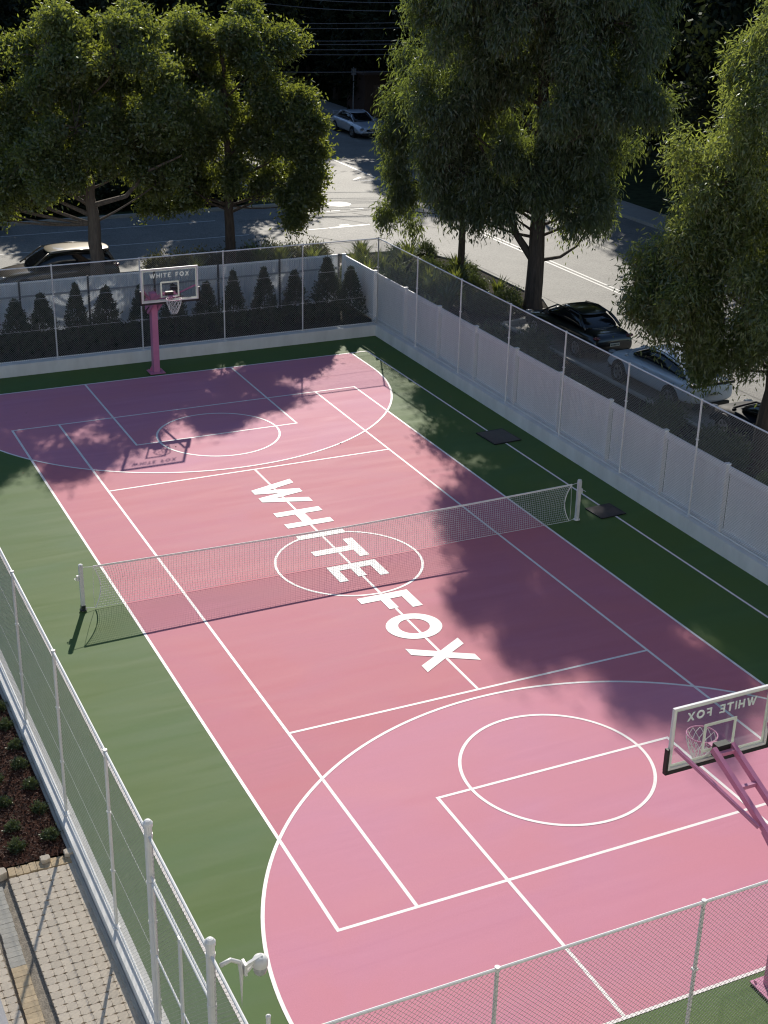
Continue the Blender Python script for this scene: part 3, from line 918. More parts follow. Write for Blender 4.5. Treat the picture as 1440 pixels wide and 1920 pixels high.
    nm = MB()
    def npt(k, lv):
        fr_ = lv / 5
        r_ = .23 * (1 - fr_) ** 0.8 + .075 * fr_ + (.03 if 0 < lv < 5 else 0) * (1 - fr_)
        an = 2 * math.pi * (k + (.5 if lv % 2 else 0)) / 12
        return Vector((r_ * math.cos(an), rc + r_ * math.sin(an), 3.04 - .46 * fr_))
    for lv in range(5):
        for k in range(12):
            nm.beam(npt(k, lv), npt(k, lv + 1), .007, .007)
            k2 = k - 1 if lv % 2 == 0 else k + 1
            nm.beam(npt(k, lv), npt(k2 if lv % 2 == 0 else k2, lv + 1), .007, .007)
    nm.build('net', MT['netwhite'], rim)
    return t
hoop((0.0, 15.62, .02), 0, 'pink basketball hoop with WHITE FOX backboard at the far end before the conifers')
hoop((-.13, -15.66, .02), R(180), 'pink basketball hoop with glass backboard at the right edge, seen from behind')

# ------------------------------------------------------------------ security camera, slim pole
sc_ = thing('security_camera', 'white dome security camera on a bent bracket inside the near left fence', 'camera', (-8.62, -15.62, 3.45), 0)
m = MB(); m.tube([(0, 0, 0), (.13, .02, .02), (.24, .03, -.06), (.26, .03, -.2), (.26, .03, -.75)], .028, 8); m.build('bracket', MT['dome'], sc_, smooth=True)
m = MB(); m.box((.30, .03, -.16), (.03, .12, .16)); m.beam((.31, .03, -.14), (.53, .06, -.09), .04, .045); m.beam((.31, .03, -.24), (.47, .05, -.13), .03, .03); m.build('arm', MT['dome'], sc_)
m = MB(); m.lathe([(.03, .0), (.075, -.02), (.095, -.06), (.095, -.13), (.085, -.14)], 20, (.50, .055, -.08)); m.build('housing', MT['dome'], sc_, smooth=True)
m = MB(); m.lathe([(.083, -.14), (.084, -.18), (.072, -.23), (.045, -.265), (.01, -.278)], 20, (.50, .055, -.08)); m.build('dome', MT['domegrey'], sc_, smooth=True)
m = MB(); m.tube([(0, 0, 0), (0, 0, 1.96)], .03, 8); m.lathe([(.034, 0), (.034, .03), (.01, .05)], 8, (0, 0, 1.96))
o = m.build('slim_pole', MT['whitesteel']); o.location = (-7.86, -15.12, .0)
tag(o, 'slim white pole inside the near left corner of the court', 'pole')

# ------------------------------------------------------------------ mulch bed, pavers, bricks on the left
GZ = .20
MB().sheet(rect(-30, -8.58, -8.80, 17.1), GZ + .01).build('mulch_bed', MT['mulch'], kind='structure')
MB().sheet(rect(-30, -17.5, -8.80, -8.58), GZ - .075).build('sand_bed', MT['sand'], kind='structure')
# bark chips in view: individual flakes, joined as stuff
n = 16000
P = np.c_[rng.uniform(-10.8, -8.83, n), rng.uniform(-8.6, -0.5, n), GZ + .012 + rng.uniform(0, .025, n)]
ang = rng.uniform(0, 2 * np.pi, n); tilt = rng.normal(0, .35, n)
D = unit(np.c_[np.cos(ang), np.sin(ang), np.sin(tilt)])
V, F = leaf_quads(P, D, rng.uniform(.03, .075, n), rng.uniform(.015, .035, n))
ch_ = link('bark_chips', arr_mesh('bark_chips', V, F, MT['chip']), kind='stuff')
tag(ch_, 'reddish brown bark chips covering the garden bed left of the fence', 'mulch', kind='stuff')
MB().box((-8.835, 0, .12), (.05, 33.6, .26)).build('wall_footing', MT['kerb'], kind='structure')
# interlocking pavers with drainage notches at the corners
pv = thing('paved_path', 'area of pale interlocking concrete pavers with drainage gaps by the fence', 'paving', (-9.88, -8.86, GZ), 0)
def paver_poly(a, b):
    """four-armed outline with concave drainage notches at the corners and a wavy long side."""
    nx, ny = a * .27, b * .10
    g_ = .002
    return [(-a / 2 + nx, -b / 2 + g_), (-a * .05, -b / 2 + g_ - .008), (a / 2 - nx, -b / 2 + g_), (a / 2 - nx * .55, -b / 2 + ny * .75), (a / 2 - g_, -b / 2 + ny * 1.1),
            (a / 2 - g_ + .007, 0), (a / 2 - g_, b / 2 - ny * 1.1), (a / 2 - nx * .55, b / 2 - ny * .75), (a / 2 - nx, b / 2 - g_), (a * .05, b / 2 - g_ - .008), (-a / 2 + nx, b / 2 - g_),
            (-a / 2 + nx * .55, b / 2 - ny * .75), (-a / 2 + g_, b / 2 - ny * 1.1), (-a / 2 + g_ + .007, 0), (-a / 2 + g_, -b / 2 + ny * 1.1), (-a / 2 + nx * .55, -b / 2 + ny * .75)]
PA, PBY = .151, .155
pme = MB().prism(paver_poly(PA, PBY), -.065, 0).mesh('paver', MT['paver'])
cnt = 0
for j in range(29):
    for i in range(7):
        o = link('paver', pme, pv, (PA * (i + .5), -PBY * (j + .5) - .0, random.uniform(-.003, .003)), random.uniform(-.02, .02)); cnt += 1
# brick border along the top of the paving
bt = thing('brick_border', 'single course of buff bricks between the mulch bed and the pavers', 'brick edging', (-9.86, -8.72, GZ), R(-1))
bme = MB().box((0, 0, -.035), (.106, .215, .08)).mesh('brick', MT['brick'])
for k in range(10):
    link('brick', bme, bt, (.06 + .113 * k, random.uniform(-.008, .008), random.uniform(-.004, .006)), random.uniform(-.03, .03))
lme = MB().prism(paver_poly(.15, .14), 0, .07).mesh('loose_paver', MT['paver'])
for x, y, z, lab in ((-9.25, -8.66, GZ + .01, 'loose pale paver lying on the brick border between the mulch and pavers, middle one'), (-8.86, -8.64, GZ + .01, 'loose pale paver on the brick border closest to the fence'), (-9.98, -8.72, GZ - .06, 'loose pale paver stack at the left end of the brick border')):
    o = link('loose_paver', lme, None, (x, y, z), random.uniform(-.3, .3)); tag(o, lab, 'paver', 'loose pavers on the brick border')
    if x < -9.9: o.scale = (1.2, 1.2, 1.9)
st = thing('brick_strip', 'strip of buff and grey bricks laid side by side, left of the sandy gap', 'brick edging', (-10.17, -9.0, GZ - .02), 0)
gme = MB().box((0, 0, -.035), (.225, .107, .07)).mesh('brick', MT['greybrick'])
yme = MB().box((0, 0, -.035), (.225, .107, .07)).mesh('brick', MT['brick'])
for k in range(36):
    y = -.05 - .1125 * k
    link('brick', gme if k < 17 else yme, st, (random.uniform(-.006, .006) - .0022 * k + .05, y, random.uniform(-.003, .003)), random.uniform(-.015, .015) + R(1))
p2 = thing('paver_row', 'row of pale interlocking pavers at the left edge beside the brick strip', 'paving', (-10.40, -9.0, GZ - .012), 0)
for k in range(26):
    for i in range(2):
        link('paver', pme, p2, (-.0755 * 2 * i - .008, -PBY * (k + .5), random.uniform(-.003, .003)), random.uniform(-.02, .02))
MB().box((-12.9, -13.2, GZ - .04), (4.72, 8.0, .16)).build('grey_slab', MT['slab'], kind='structure')

# ------------------------------------------------------------------ plants
def crown_mesh(name, lobes, leaf, cl_r, nper, size, droop, mat_, gap=0.1, seed=0, zmin=None, flat=1.0, nscale=.8):
    """lobes: (cx,cy,cz,rx,ry,rz,n). returns mesh and list of cluster points."""
    lr = np.random.default_rng(seed)
    C = []
    for (cx, cy, cz, rx, ry, rz, n) in lobes:
        k = max(6, int(n / 13))
        d = unit(lr.normal(size=(k, 3)))
        rho = .35 + .58 * lr.random(k) ** .7
        pc = np.c_[cx + d[:, 0] * rx * rho, cy + d[:, 1] * ry * rho, cz + d[:, 2] * rz * rho]
        pr = min(rx, rz) * lr.uniform(.22, .46, k)
        w = lr.integers(0, k, int(n * 1.15))
        d2 = unit(lr.normal(size=(len(w), 3)))
        d2[:, 2] = np.where(d2[:, 2] < -.35, -d2[:, 2], d2[:, 2])
        C.append(pc[w] + d2 * (pr[w] * (.55 + .5 * lr.random(len(w))))[:, None] * np.array([1, 1, .8]))
    C = np.vstack(C)
    nv = np.array([noise.noise(Vector(p) * nscale + Vector((seed, 0, 0))) for p in C])
    keep = nv > (-.75 + gap * 1.6)
    if zmin is not None:
        keep &= C[:, 2] > zmin
    C = C[keep]
    n = len(C)
    idx = np.repeat(np.arange(n), nper)
    m = len(idx)
    crad = cl_r * lr.uniform(.6, 1.25, n)
    off = lr.normal(size=(m, 3)) * crad[idx][:, None] * np.array([.55, .55, .55 * flat])
    # drooping: leaves hang below the cluster point
    off[:, 2] -= np.abs(lr.normal(size=m)) * crad[idx] * droop * .6
    P = C[idx] + off
    D = unit(lr.normal(size=(m, 3)) * (1 - .55 * droop) + np.array([0, 0, -1.15 * droop + .15]) + .35 * unit(off))
    L = size[0] * lr.uniform(.65, 1.35, m)
    W = size[1] * lr.uniform(.7, 1.3, m)
    V, F = leaf_quads(P, D, L, W)
    return arr_mesh(name, V, F, mat_), C

def bezier(p0, p1, p2, n=7):
    return [(1 - t) ** 2 * p0 + 2 * t * (1 - t) * p1 + t * t * p2 for t in [i / n for i in range(n + 1)]]

def trunk_mesh(trunk, r0, r1, lobes, C, bark, twig=.35, seed=0, limbs=(), limb_r=.21):
    rd_ = random.Random(seed)
    m = MB()
    pts = [Vector(p) for p in trunk]
    # densify with jitter
    P = []
    for a, b in zip(pts[:-1], pts[1:]):
        for k in range(4):
            P.append(a.lerp(b, k / 4) + Vector((rd_.gauss(0, .03), rd_.gauss(0, .03), 0)))
    P.append(pts[-1])
    n = len(P)
    rad = [r0 * (1.35 if i == 0 else 1) + (r1 - r0) * i / (n - 1) for i in range(n)]
    m.tube(P, rad, 10, caps=True)
    def at_z(z):
        for a, b in zip(P[:-1], P[1:]):
            if a.z <= z <= b.z:
                return a.lerp(b, (z - a.z) / max(1e-6, b.z - a.z))
        return P[-1] if z > P[-1].z else P[0]
    heads = []
    for (cx, cy, cz, rx, ry, rz, k) in lobes:
        c = Vector((cx, cy, cz))
        zs = max(pts[0].z + 3.0, min(P[-1].z, cz - .45 * math.hypot(cx - at_z(cz).x, cy - at_z(cz).y) - .4 * rz))
        s = at_z(zs)
        md = s.lerp(c, .5) + Vector((0, 0, -.1 * (c - s).length)) + Vector((rd_.gauss(0, .2), rd_.gauss(0, .2), 0))
        B = bezier(s, md, c, 8)
        rr = limb_r * r0 * (0.75 + .25 * min(1.5, rx / 2))
        m.tube(B, [rr * (1 - .78 * i / 8) for i in range(9)], 7, caps=False)
        heads.append((c, B))
    for lb in limbs:
        B = [Vector(p) for p in lb[0]]
        Q = []
        for i in range(len(B) - 1):
            for k in range(4):
                Q.append(B[i].lerp(B[i + 1], k / 4))
        Q.append(B[-1])
        m.tube(Q, [lb[1] * (1 - .7 * i / (len(Q) - 1)) for i in range(len(Q))], 7, caps=False)
    for p in C:
        if rd_.random() < twig:
            p = Vector(p)
            c, B = min(heads, key=lambda h_: (h_[0] - p).length_squared)
            s = min(B[3:], key=lambda b: (b - p).length_squared)
            md = s.lerp(p, .5) + Vector((rd_.gauss(0, .12), rd_.gauss(0, .12), .1 * (p - s).length))
            m.tube([s, md, p], [.022, .014, .005], 3, caps=False)
    return m.mesh('trunk', bark)

def tree(name, label, base, trunk, r0, r1, lobes, leafm, barkm, cl_r, nper, size, droop, gap, seed, group, limbs=(), twig=.3, flat=1.0, zmin=None, rz=0):
    t = thing(name, label, 'tree', base, rz, group)
    cm, C = crown_mesh('crown', lobes, leafm, cl_r, nper, size, droop, leafm, gap, seed, zmin, flat)
    link('trunk', trunk_mesh(trunk, r0, r1, lobes, C, barkm, twig, seed, limbs), t)
    link('crown', cm, t)
    return t

# --- the two street trees at the far left (broad crowns)
lob1 = [(-3.4, .2, 8.2, 2.3, 2.1, 1.9, 170), (-1.5, -.2, 8.9, 2.4, 2.2, 1.7, 190), (1.0, 0, 8.8, 2.2, 2.3, 1.8, 170), (2.7, .4, 7.5, 1.7, 2.1, 1.7, 120),
        (-3.8, .6, 6.0, 2.0, 2.1, 1.7, 130), (-1.7, .9, 7.0, 2.2, 1.9, 1.7, 120), (.9, .9, 6.9, 2.0, 1.9, 1.6, 120), (-2.4, -1.0, 5.2, 1.6, 1.4, 1.3, 90), (-5.4, 1.0, 6.9, 1.6, 1.9, 1.8, 100), (-.3, -1.1, 6.6, 1.7, 1.3, 1.4, 90), (2.5, 1.2, 6.0, 1.2, 1.3, 1.0, 60), (-4.2, 1.0, 4.5, 1.4, 1.5, .9, 70), (-3.3, .2, 4.1, 1.4, 1.3, .85, 80), (-5.4, 1.2, 4.1, 1.5, 1.5, 1.0, 90), (-1.5, -.8, 4.9, 1.3, 1.2, .8, 70), (1.3, .2, 5.3, 1.3, 1.3, .9, 60), (-7.2, 1.5, 4.4, 1.4, 1.4, 1.1, 70), (-5.9, 1.2, 3.2, 1.2, 1.2, .8, 60), (-4.4, .8, 3.3, 1.0, 1.0, .7, 40), (2.6, .6, 4.6, 1.1, 1.1, .9, 50), (-6.4, 1.6, 5.2, 1.4, 1.5, 1.3, 70)]
tree('street_tree', 'broad dark street tree at the far left, its trunk in front of the gold car', (.62, 24.9, .06), [(0, 0, -.1), (-.05, 0, 2.2), (-.25, .1, 4.4), (-.5, 0, 6.6), (-.6, 0, 8.6)], .30, .09, lob1, MT['leaf_a'], MT['bark'], .40, 112, (.17, .072), .35, .31, 11, 'street trees behind the court',
     limbs=[([(-.12, .05, 3.2), (-1.2, -.1, 3.7), (-2.2, -.2, 4.4)], .10), ([(-.12, .05, 3.5), (-1.1, .3, 4.1), (-2.1, .2, 4.3)], .08), ([(-.1, 0, 3.6), (1.2, -.1, 4.0), (2.0, .1, 4.9), (3.3, .2, 5.5)], .11)], rz=R(-26))
lob2 = [(-1.9, 0, 8.6, 1.8, 2.0, 1.9, 140), (-.2, 0, 9.1, 1.9, 2.0, 1.8, 150), (1.4, 0, 8.5, 1.6, 1.9, 1.8, 120), (-1.5, .2, 6.8, 1.9, 1.9, 1.6, 110), (.7, .3, 7.0, 1.9, 1.8, 1.6, 110), (2.5, 0, 7.0, 1.25, 1.5, 1.4, 90), (3.3, 0, 5.8, .95, 1.1, 1.1, 60),
        (-2.5, .2, 4.1, 1.6, 1.4, 1.2, 90), (-1.3, -.3, 5.3, 1.5, 1.3, 1.2, 80), (2.2, 0, 3.9, 1.4, 1.3, 1.0, 80), (3.0, -.1, 3.1, 1.1, 1.0, .8, 60), (2.0, -.2, 5.1, 1.2, 1.2, .9, 45), (.3, -.4, 4.2, .9, .9, .8, 30), (.9, .3, 5.7, 1.2, 1.2, .9, 60), (-.5, .2, 5.6, 1.1, 1.1, .8, 50), (1.2, -.2, 3.4, .9, .9, .6, 40), (3.5, 0, 4.4, .9, .9, .9, 50), (-2.8, .2, 3.2, 1.3, 1.2, .9, 70), (-1.6, 0, 3.6, 1.1, 1.0, .8, 50), (-3.6, .3, 4.6, 1.1, 1.1, 1.0, 50)]
tree('street_tree', 'tall street tree with yellow green tips standing left of the intersection', (6.5, 26.6, .06), [(0, 0, -.1), (.05, 0, 2.0), (0, 0, 4.5), (-.1, .1, 7.0), (-.2, 0, 9.4)], .24, .06, lob2, MT['leaf_a'], MT['darkbark'], .38, 112, (.17, .072), .35, .33, 12, 'street trees behind the court',
     limbs=[([(.03, 0, 2.6), (.9, -.1, 3.0), (1.7, -.2, 3.5)], .07), ([(0, 0, 2.7), (-.7, -.2, 3.0), (-1.7, -.3, 3.8)], .06)], rz=R(-26))
# --- big gum in the middle
lobm = [(-3.1, 0, 9.8, 2.0, 2.0, 2.1, 190), (-1.0, -.2, 11.0, 2.3, 2.3, 2.4, 210), (1.1, 0, 10.4, 2.1, 2.1, 2.2, 190), (-1.9, -.4, 13.6, 1.9, 2.0, 1.9, 150), (-3.4, -.5, 12.3, 1.9, 1.9, 1.8, 140), (-2.3, -2.2, 13.8, 1.7, 1.8, 1.6, 110), (-3.0, -1.2, 10.6, 1.7, 1.6, 1.6, 100), (.3, -.8, 14.3, 2.2, 2.2, 2.0, 190), (2.3, -.6, 13.2, 1.9, 2.0, 1.9, 150), (-.9, -1.0, 15.8, 1.6, 1.8, 1.3, 90), (-.6, -2.9, 11.4, 1.9, 1.9, 1.8, 150), (1.6, -3.0, 10.8, 1.9, 1.9, 1.9, 150), (.6, -3.0, 8.4, 1.8, 1.8, 1.7, 120), (2.4, -2.4, 8.2, 1.4, 1.6, 1.5, 90), (3.3, -1.4, 11.0, 1.3, 1.6, 1.6, 90),
        (-3.6, .4, 7.5, 1.9, 1.9, 1.8, 160), (-1.4, 0, 7.8, 2.2, 2.2, 2.0, 170), (1.0, -.2, 7.7, 2.1, 2.1, 1.9, 160), (2.3, .1, 8.9, 1.4, 1.5, 1.7, 100), (-2.7, .2, 5.2, 1.6, 1.6, 1.4, 110), (-1.0, -.4, 5.4, 1.5, 1.4, 1.3, 90),
        (.7, -.2, 5.5, 1.5, 1.5, 1.3, 90), (2.3, .1, 5.6, 1.5, 1.5, 1.4, 100), (2.7, .2, 4.2, 1.1, 1.1, .8, 50), (-2.7, .1, 3.7, 1.1, 1.1, .8, 50), (-1.3, -.2, 3.9, .9, .9, .7, 30), (-.4, -.8, 4.6, 1.2, 1.0, .9, 70), (1.2, -.5, 4.2, 1.1, 1.0, .8, 60), (-3.7, .2, 5.9, 1.4, 1.4, 1.3, 80), (-2.9, -.7, 14.3, 1.8, 1.8, 1.7, 160), (-2.6, -3.0, 12.3, 1.8, 1.8, 1.8, 160), (-1.2, -2.4, 14.8, 1.8, 1.8, 1.6, 140), (-3.9, -.9, 13.4, 1.5, 1.5, 1.4, 90)]
tree('gum_tree', 'tallest gum with drooping leaves rising right of the court corner', (15.4, 17.3, .06), [(0, 0, -.1), (.0, 0, 2.6), (.0, -.05, 5.0), (-.2, 0, 8.5), (-.4, 0, 12.0), (-.4, 0, 14.8)], .36, .07, lobm, MT['leaf_m'], MT['darkbark'], .40, 84, (.22, .05), .85, .31, 13, 'gum trees along the right street',
     limbs=[([(.0, 0, 1.9), (-.8, .1, 3.0), (-1.3, .1, 4.4), (-2.3, .2, 6.2)], .17), ([(.03, 0, 2.0), (.9, -.1, 2.2), (1.5, 0, 2.6), (2.0, 0, 3.5)], .08), ([(.0, 0, 4.4), (.7, 0, 6.5), (1.0, 0, 8.6)], .13)], flat=1.45, rz=R(-26))
lobm2 = [(-1.5, 0, 8.0, 1.6, 1.6, 1.6, 120), (-.3, -.1, 6.9, 1.6, 1.6, 1.6, 100), (-2.2, .1, 6.0, 1.5, 1.5, 1.5, 110), (-1.8, .1, 4.0, 1.4, 1.4, 1.2, 90), (-.4, 0, 4.3, 1.4, 1.4, 1.2, 80), (-2.6, .2, 2.9, .9, .9, .8, 50), (.8, 0, 5.4, 1.4, 1.4, 1.4, 70)]
tree('gum_tree', 'smaller gum with a thin dark trunk behind the tallest gum', (15.0, 22.4, .06), [(0, 0, -.1), (.0, 0, 2.4), (-.3, .1, 5.5), (-.8, .1, 8.0)], .17, .05, lobm2, MT['leaf_m'], MT['darkbark'], .40, 80, (.22, .05), .85, .31, 14, 'gum trees along the right street', flat=1.45, rz=R(-26))
# --- fine-leaved tree at the right
lobr = [(.7, 0, 11.6, 2.0, 2.0, 2.2, 220), (1.6, 0, 13.4, 1.6, 1.6, 1.7, 100), (1.6, -.4, 3.6, 1.5, 1.4, .9, 110), (-.7, 0, 10.0, 1.7, 1.9, 1.9, 190), (1.8, -.4, 9.2, 2.2, 2.1, 2.1, 190), (-1.5, .1, 7.9, 1.9, 1.9, 1.8, 230), (.8, -.2, 7.0, 2.3, 2.2, 1.9, 220), (3.0, -.4, 7.2, 2.1, 2.0, 1.9, 150),
        (-2.5, .2, 6.1, 1.6, 1.7, 1.5, 200), (-.4, -.3, 5.2, 2.0, 1.9, 1.5, 220), (2.2, -.5, 5.0, 2.0, 1.9, 1.6, 180), (-2.7, .3, 4.7, 1.3, 1.4, 1.1, 150), (-1.3, .2, 3.9, 1.4, 1.3, 1.0, 130), (.5, -.1, 4.0, 1.4, 1.2, 1.0, 120), (3.6, -.6, 5.0, 1.5, 1.5, 1.4, 80), (-1.6, .3, 3.1, .8, .8, .6, 60)]
tree('willow_gum', 'dense fine leaved tree at the right edge hanging over the white car', (12.9, .9, .06), [(0, 0, -.1), (.05, 0, 2.4), (.3, 0, 5.5), (.9, 0, 9.5), (1.6, 0, 12.6)], .26, .06, lobr, MT['leaf_r'], MT['darkbark'], .36, 84, (.17, .042), .7, .2, 15, 'gum trees along the right street', flat=1.3, rz=R(-26))

# --- background trees: three kinds, copied
def bg_kind(seed, hgt, wid, n):
    lr = random.Random(seed)
    L = []
    for k in range(14):
        z = hgt * (.18 + .74 * k / 13)
        sp = wid * (1 - .75 * max(0, (z / hgt - .45)) / .55)
        a = lr.uniform(0, 6.28); q = lr.uniform(.1, .62) * sp
        rr = wid * lr.uniform(.30, .45)
        L.append((q * math.cos(a), q * math.sin(a), z, rr, rr, rr * .8, n // 14))
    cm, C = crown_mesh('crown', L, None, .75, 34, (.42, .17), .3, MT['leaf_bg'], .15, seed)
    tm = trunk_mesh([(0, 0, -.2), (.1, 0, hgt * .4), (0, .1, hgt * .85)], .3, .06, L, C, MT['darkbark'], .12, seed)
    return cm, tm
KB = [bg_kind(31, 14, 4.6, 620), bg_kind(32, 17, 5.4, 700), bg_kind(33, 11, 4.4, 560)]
bgr = random.Random(5)
spots = []
for k in range(14):                                   # along the right side of the main road
    spots.append(((33.4 if k < 6 or k > 11 else 38.0) + bgr.uniform(-.6, .8), 10 + 4.3 * k + bgr.uniform(-.6, .6), 'right'))
for k in range(11):                                   # second row right
    spots.append((41 + bgr.uniform(-1.5, 2), 8 + 7.5 * k + bgr.uniform(-1, 1), 'right'))
for k in range(13):                                   # across the far end
    spots.append((2 + 6.6 * k + bgr.uniform(-1, 1), 88 + bgr.uniform(-2, 5), 'far'))
for k in range(12):
    spots.append((-6 + 8.5 * k + bgr.uniform(-1, 1), 102 + bgr.uniform(-2, 5), 'far'))
for k in range(9):                                    # behind the cross street, left
    spots.append((-19 + 4.3 * k + bgr.uniform(-.7, .7), 50 + bgr.uniform(-1.5, 2.5), 'left'))
for k in range(5):
    spots.append((-21 + 4.4 * k + bgr.uniform(-.5, .5), 43.4 + bgr.uniform(-.5, .6), 'left'))
for k in range(7):
    spots.append((-20 + 5.8 * k + bgr.uniform(-.7, .7), 60 + bgr.uniform(-1.5, 2.5), 'left'))
for k in range(6):
    spots.append((10.4 + bgr.uniform(-.8, .6), 50 + 6.5 * k, 'left'))
for k in range(6):
    spots.append((32.6 + bgr.uniform(-.3, .4), 70.5 + 5.2 * k, 'right'))
for (x, y) in ((31.4, 12.5), (31.0, 18.5), (31.6, 24.5), (33.0, 30.5)):
    spots.append((x, y, 'tall'))
where = {'tall': 'very tall dark tree overhanging the road opposite the parked cars', 'right': 'dark dense tree in the shaded row along the right side of the road', 'far': 'dark dense tree in the wood closing the far end of the road', 'left': 'dark dense tree on the shaded bank beyond the cross street'}
for i, (x, y, w) in enumerate(spots):
    cm, tm = KB[1 if w == 'tall' else i % 3]
    t = thing('background_tree', where[w], 'tree', (x, y, -.06), bgr.uniform(0, 6.28), where[w].replace('dark dense tree in the', 'trees in the').replace('dark dense tree on the', 'trees on the').replace('very tall dark tree', 'tall trees'))
    s_ = 1.22 if w == 'tall' else bgr.uniform(1.0, 1.25) if w == 'right' else bgr.uniform(.9, 1.15)
    t.scale = (s_, s_, s_)
    link('trunk', tm, t); link('crown', cm, t)

# --- hill behind everything
hm = MB()
nx, ny = 60, 24
vs = []
for j in range(ny + 1):
    for i in range(nx + 1):
        x = -240 + 560 * i / nx; y = 104 + 300 * j / ny
        z = 34 * (1 - math.exp(-((y - 104) / 60) ** 1.4)) + 2.5 * noise.noise(Vector((x * .03, y * .03, 0))) * min(1, j / 3) - .1
        vs.append((x, y, z))
fs = [(j * (nx + 1) + i, j * (nx + 1) + i + 1, (j + 1) * (nx + 1) + i + 1, (j + 1) * (nx + 1) + i) for j in range(ny) for i in range(nx)]
hm.add(vs, fs).build('hill', MT['grass'], kind='structure', smooth=True)

# --- conifers behind the far fence
def conifer_kind(seed, hgt, rad, n=150, mat_=None):
    lr = np.random.default_rng(seed)
    u = lr.random(n) ** 0.95
    z = hgt * (.06 + .94 * u)
    rr = rad * (1 - u) ** 1.05 * lr.uniform(.5, 1.1, n) + .015
    a = lr.uniform(0, 2 * np.pi, n)
    C = np.c_[rr * np.cos(a), rr * np.sin(a), z]
    idx = np.repeat(np.arange(n), 26); m_ = len(idx)
    off = lr.normal(size=(m_, 3)) * (.03 + .055 * (1 - u[idx]))[:, None]
    P = C[idx] + off
    D = unit(np.c_[np.cos(a[idx]), np.sin(a[idx]), np.full(m_, .75)] + lr.normal(size=(m_, 3)) * .6)
    V, F = leaf_quads(P, D, lr.uniform(.06, .13, m_), lr.uniform(.025, .05, m_))
    tr = MB().tube([(0, 0, -.05), (0, 0, hgt * .8)], [.035, .008], 6)
    return arr_mesh('foliage', V, F, mat_ or MT['leaf_con']), tr.mesh('stem', MT['darkbark'])
CK = [conifer_kind(41 + k, 1.8, .62, 230) for k in range(3)]
cons = [(-4.9, 2.1), (-3.84, 2.02), (-2.95, 2.12), (-1.81, 2.37), (-.78, 2.18), (.42, 2.1), (1.6, 2.05), (2.77, 2.05), (3.8, 2.3), (4.96, 2.33), (6.14, 2.15), (7.45, 2.45), (8.3, 2.1)]
ordn = ['dark young conifer cut by the left picture edge behind the far fence', 'leftmost whole dark young conifer behind the far fence', 'young conifer second from the left behind the far fence', 'tall pointed young conifer left of the pink hoop pole', 'young conifer close left of the pink hoop', 'young conifer directly behind the hoop backboard on its left', 'young conifer half hidden behind the hoop net', 'young conifer just right of the hoop backboard', 'slim young conifer beside the third far fence post', 'pointed young conifer midway between hoop and court corner', 'young conifer before the fence post nearest the far corner', 'largest leafy young conifer near the far corner', 'last young conifer tucked in the far right corner']
for i, (x, tz) in enumerate(cons):
    fo, stm = CK[i % 3]
    t = thing('young_conifer', ordn[i] or 'dark young conifer behind the far fence, outside the left picture edge', 'conifer', (x, 18.6 + random.uniform(-.12, .12), .30), random.uniform(0, 6), 'young conifers behind the far fence')
    s_ = (tz - .3) / 1.8
    w_ = random.uniform(.82, 1.08) * (1.3 if i == 11 else 1)
    t.scale = (w_, w_, s_)
    link('stem', stm, t); link('foliage', fo, t)

# --- bushes
def bush_kind(seed, r, n, size, mat_, hz=1.0, cl=.12, per=22):
    lr = np.random.default_rng(seed)
    d = unit(lr.normal(size=(n, 3))); d[:, 2] = np.abs(d[:, 2])
    C = d * (r * (.55 + .5 * lr.random(n)))[:, None] * np.array([1, 1, hz])
    idx = np.repeat(np.arange(n), per); m_ = len(idx)
    P = C[idx] + lr.normal(size=(m_, 3)) * cl
    P[:, 2] = np.maximum(P[:, 2], .0)
    D = unit(d[idx] + lr.normal(size=(m_, 3)) * .7 + np.array([0, 0, .3]))
    V, F = leaf_quads(P, D, size[0] * lr.uniform(.6, 1.3, m_), size[1] * lr.uniform(.7, 1.3, m_))
    st_ = MB()
    for k in range(7):
        q = C[k % n]
        st_.tube([(0, 0, -.05), (q[0] * .5, q[1] * .5, q[2] * .55), tuple(q)], [.012 + .02 * r, .01 + .01 * r, .004], 5)
    return arr_mesh('foliage', V, F, mat_), st_.mesh('stems', MT['darkbark'])
def put(kind, name, label, cat, x, y, z, s_=1, group=None, rz=None, sz=None):
    fo, stm = kind
    t = thing(name, label, cat, (x, y, z), random.uniform(0, 6.28) if rz is None else rz, group)
    t.scale = (s_, s_, sz or s_)
    link('stems', stm, t); link('foliage', fo, t)
    return t
SB = bush_kind(51, .125, 34, (.05, .018), MT['leaf_bush'], 1.1, .028, 22)
for x, y, lab in ((-8.98, -5.15, 'small green shrub in the mulch closest to the second fence post'), (-9.0, -6.5, 'small green shrub in the mulch nearest the fence, third from the bricks'), (-9.02, -7.25, 'small green shrub in the mulch nearest the fence, second from the bricks'), (-9.02, -8.08, 'small green shrub in the mulch by the fence right above the brick border'),
                  (-9.55, -7.6, 'small green shrub in the mulch left of the one above the bricks'), (-9.55, -6.85, 'small green shrub at the left picture edge in the mulch, middle height'), (-9.6, -8.15, 'lowest left small green shrub in the mulch above the loose paver stack'), (-9.05, -5.8, 'small green shrub in the mulch beside the long post shadow'), (-9.0, -4.4, 'small green shrub in the mulch at the left edge, next to topmost'), (-9.0, -3.7, 'topmost small green shrub in the mulch at the left edge'),
                  (-9.55, -6.1, 'small green shrub in the mulch cut by the left picture edge, upper one')):
    put(SB, 'small_shrub', lab, 'shrub', x, y, GZ + .01, random.uniform(.85, 1.1), 'small shrubs in the mulch bed')
HB = bush_kind(61, .62, 120, (.10, .045), MT['leaf_hedge'], 1.0, .11, 22)
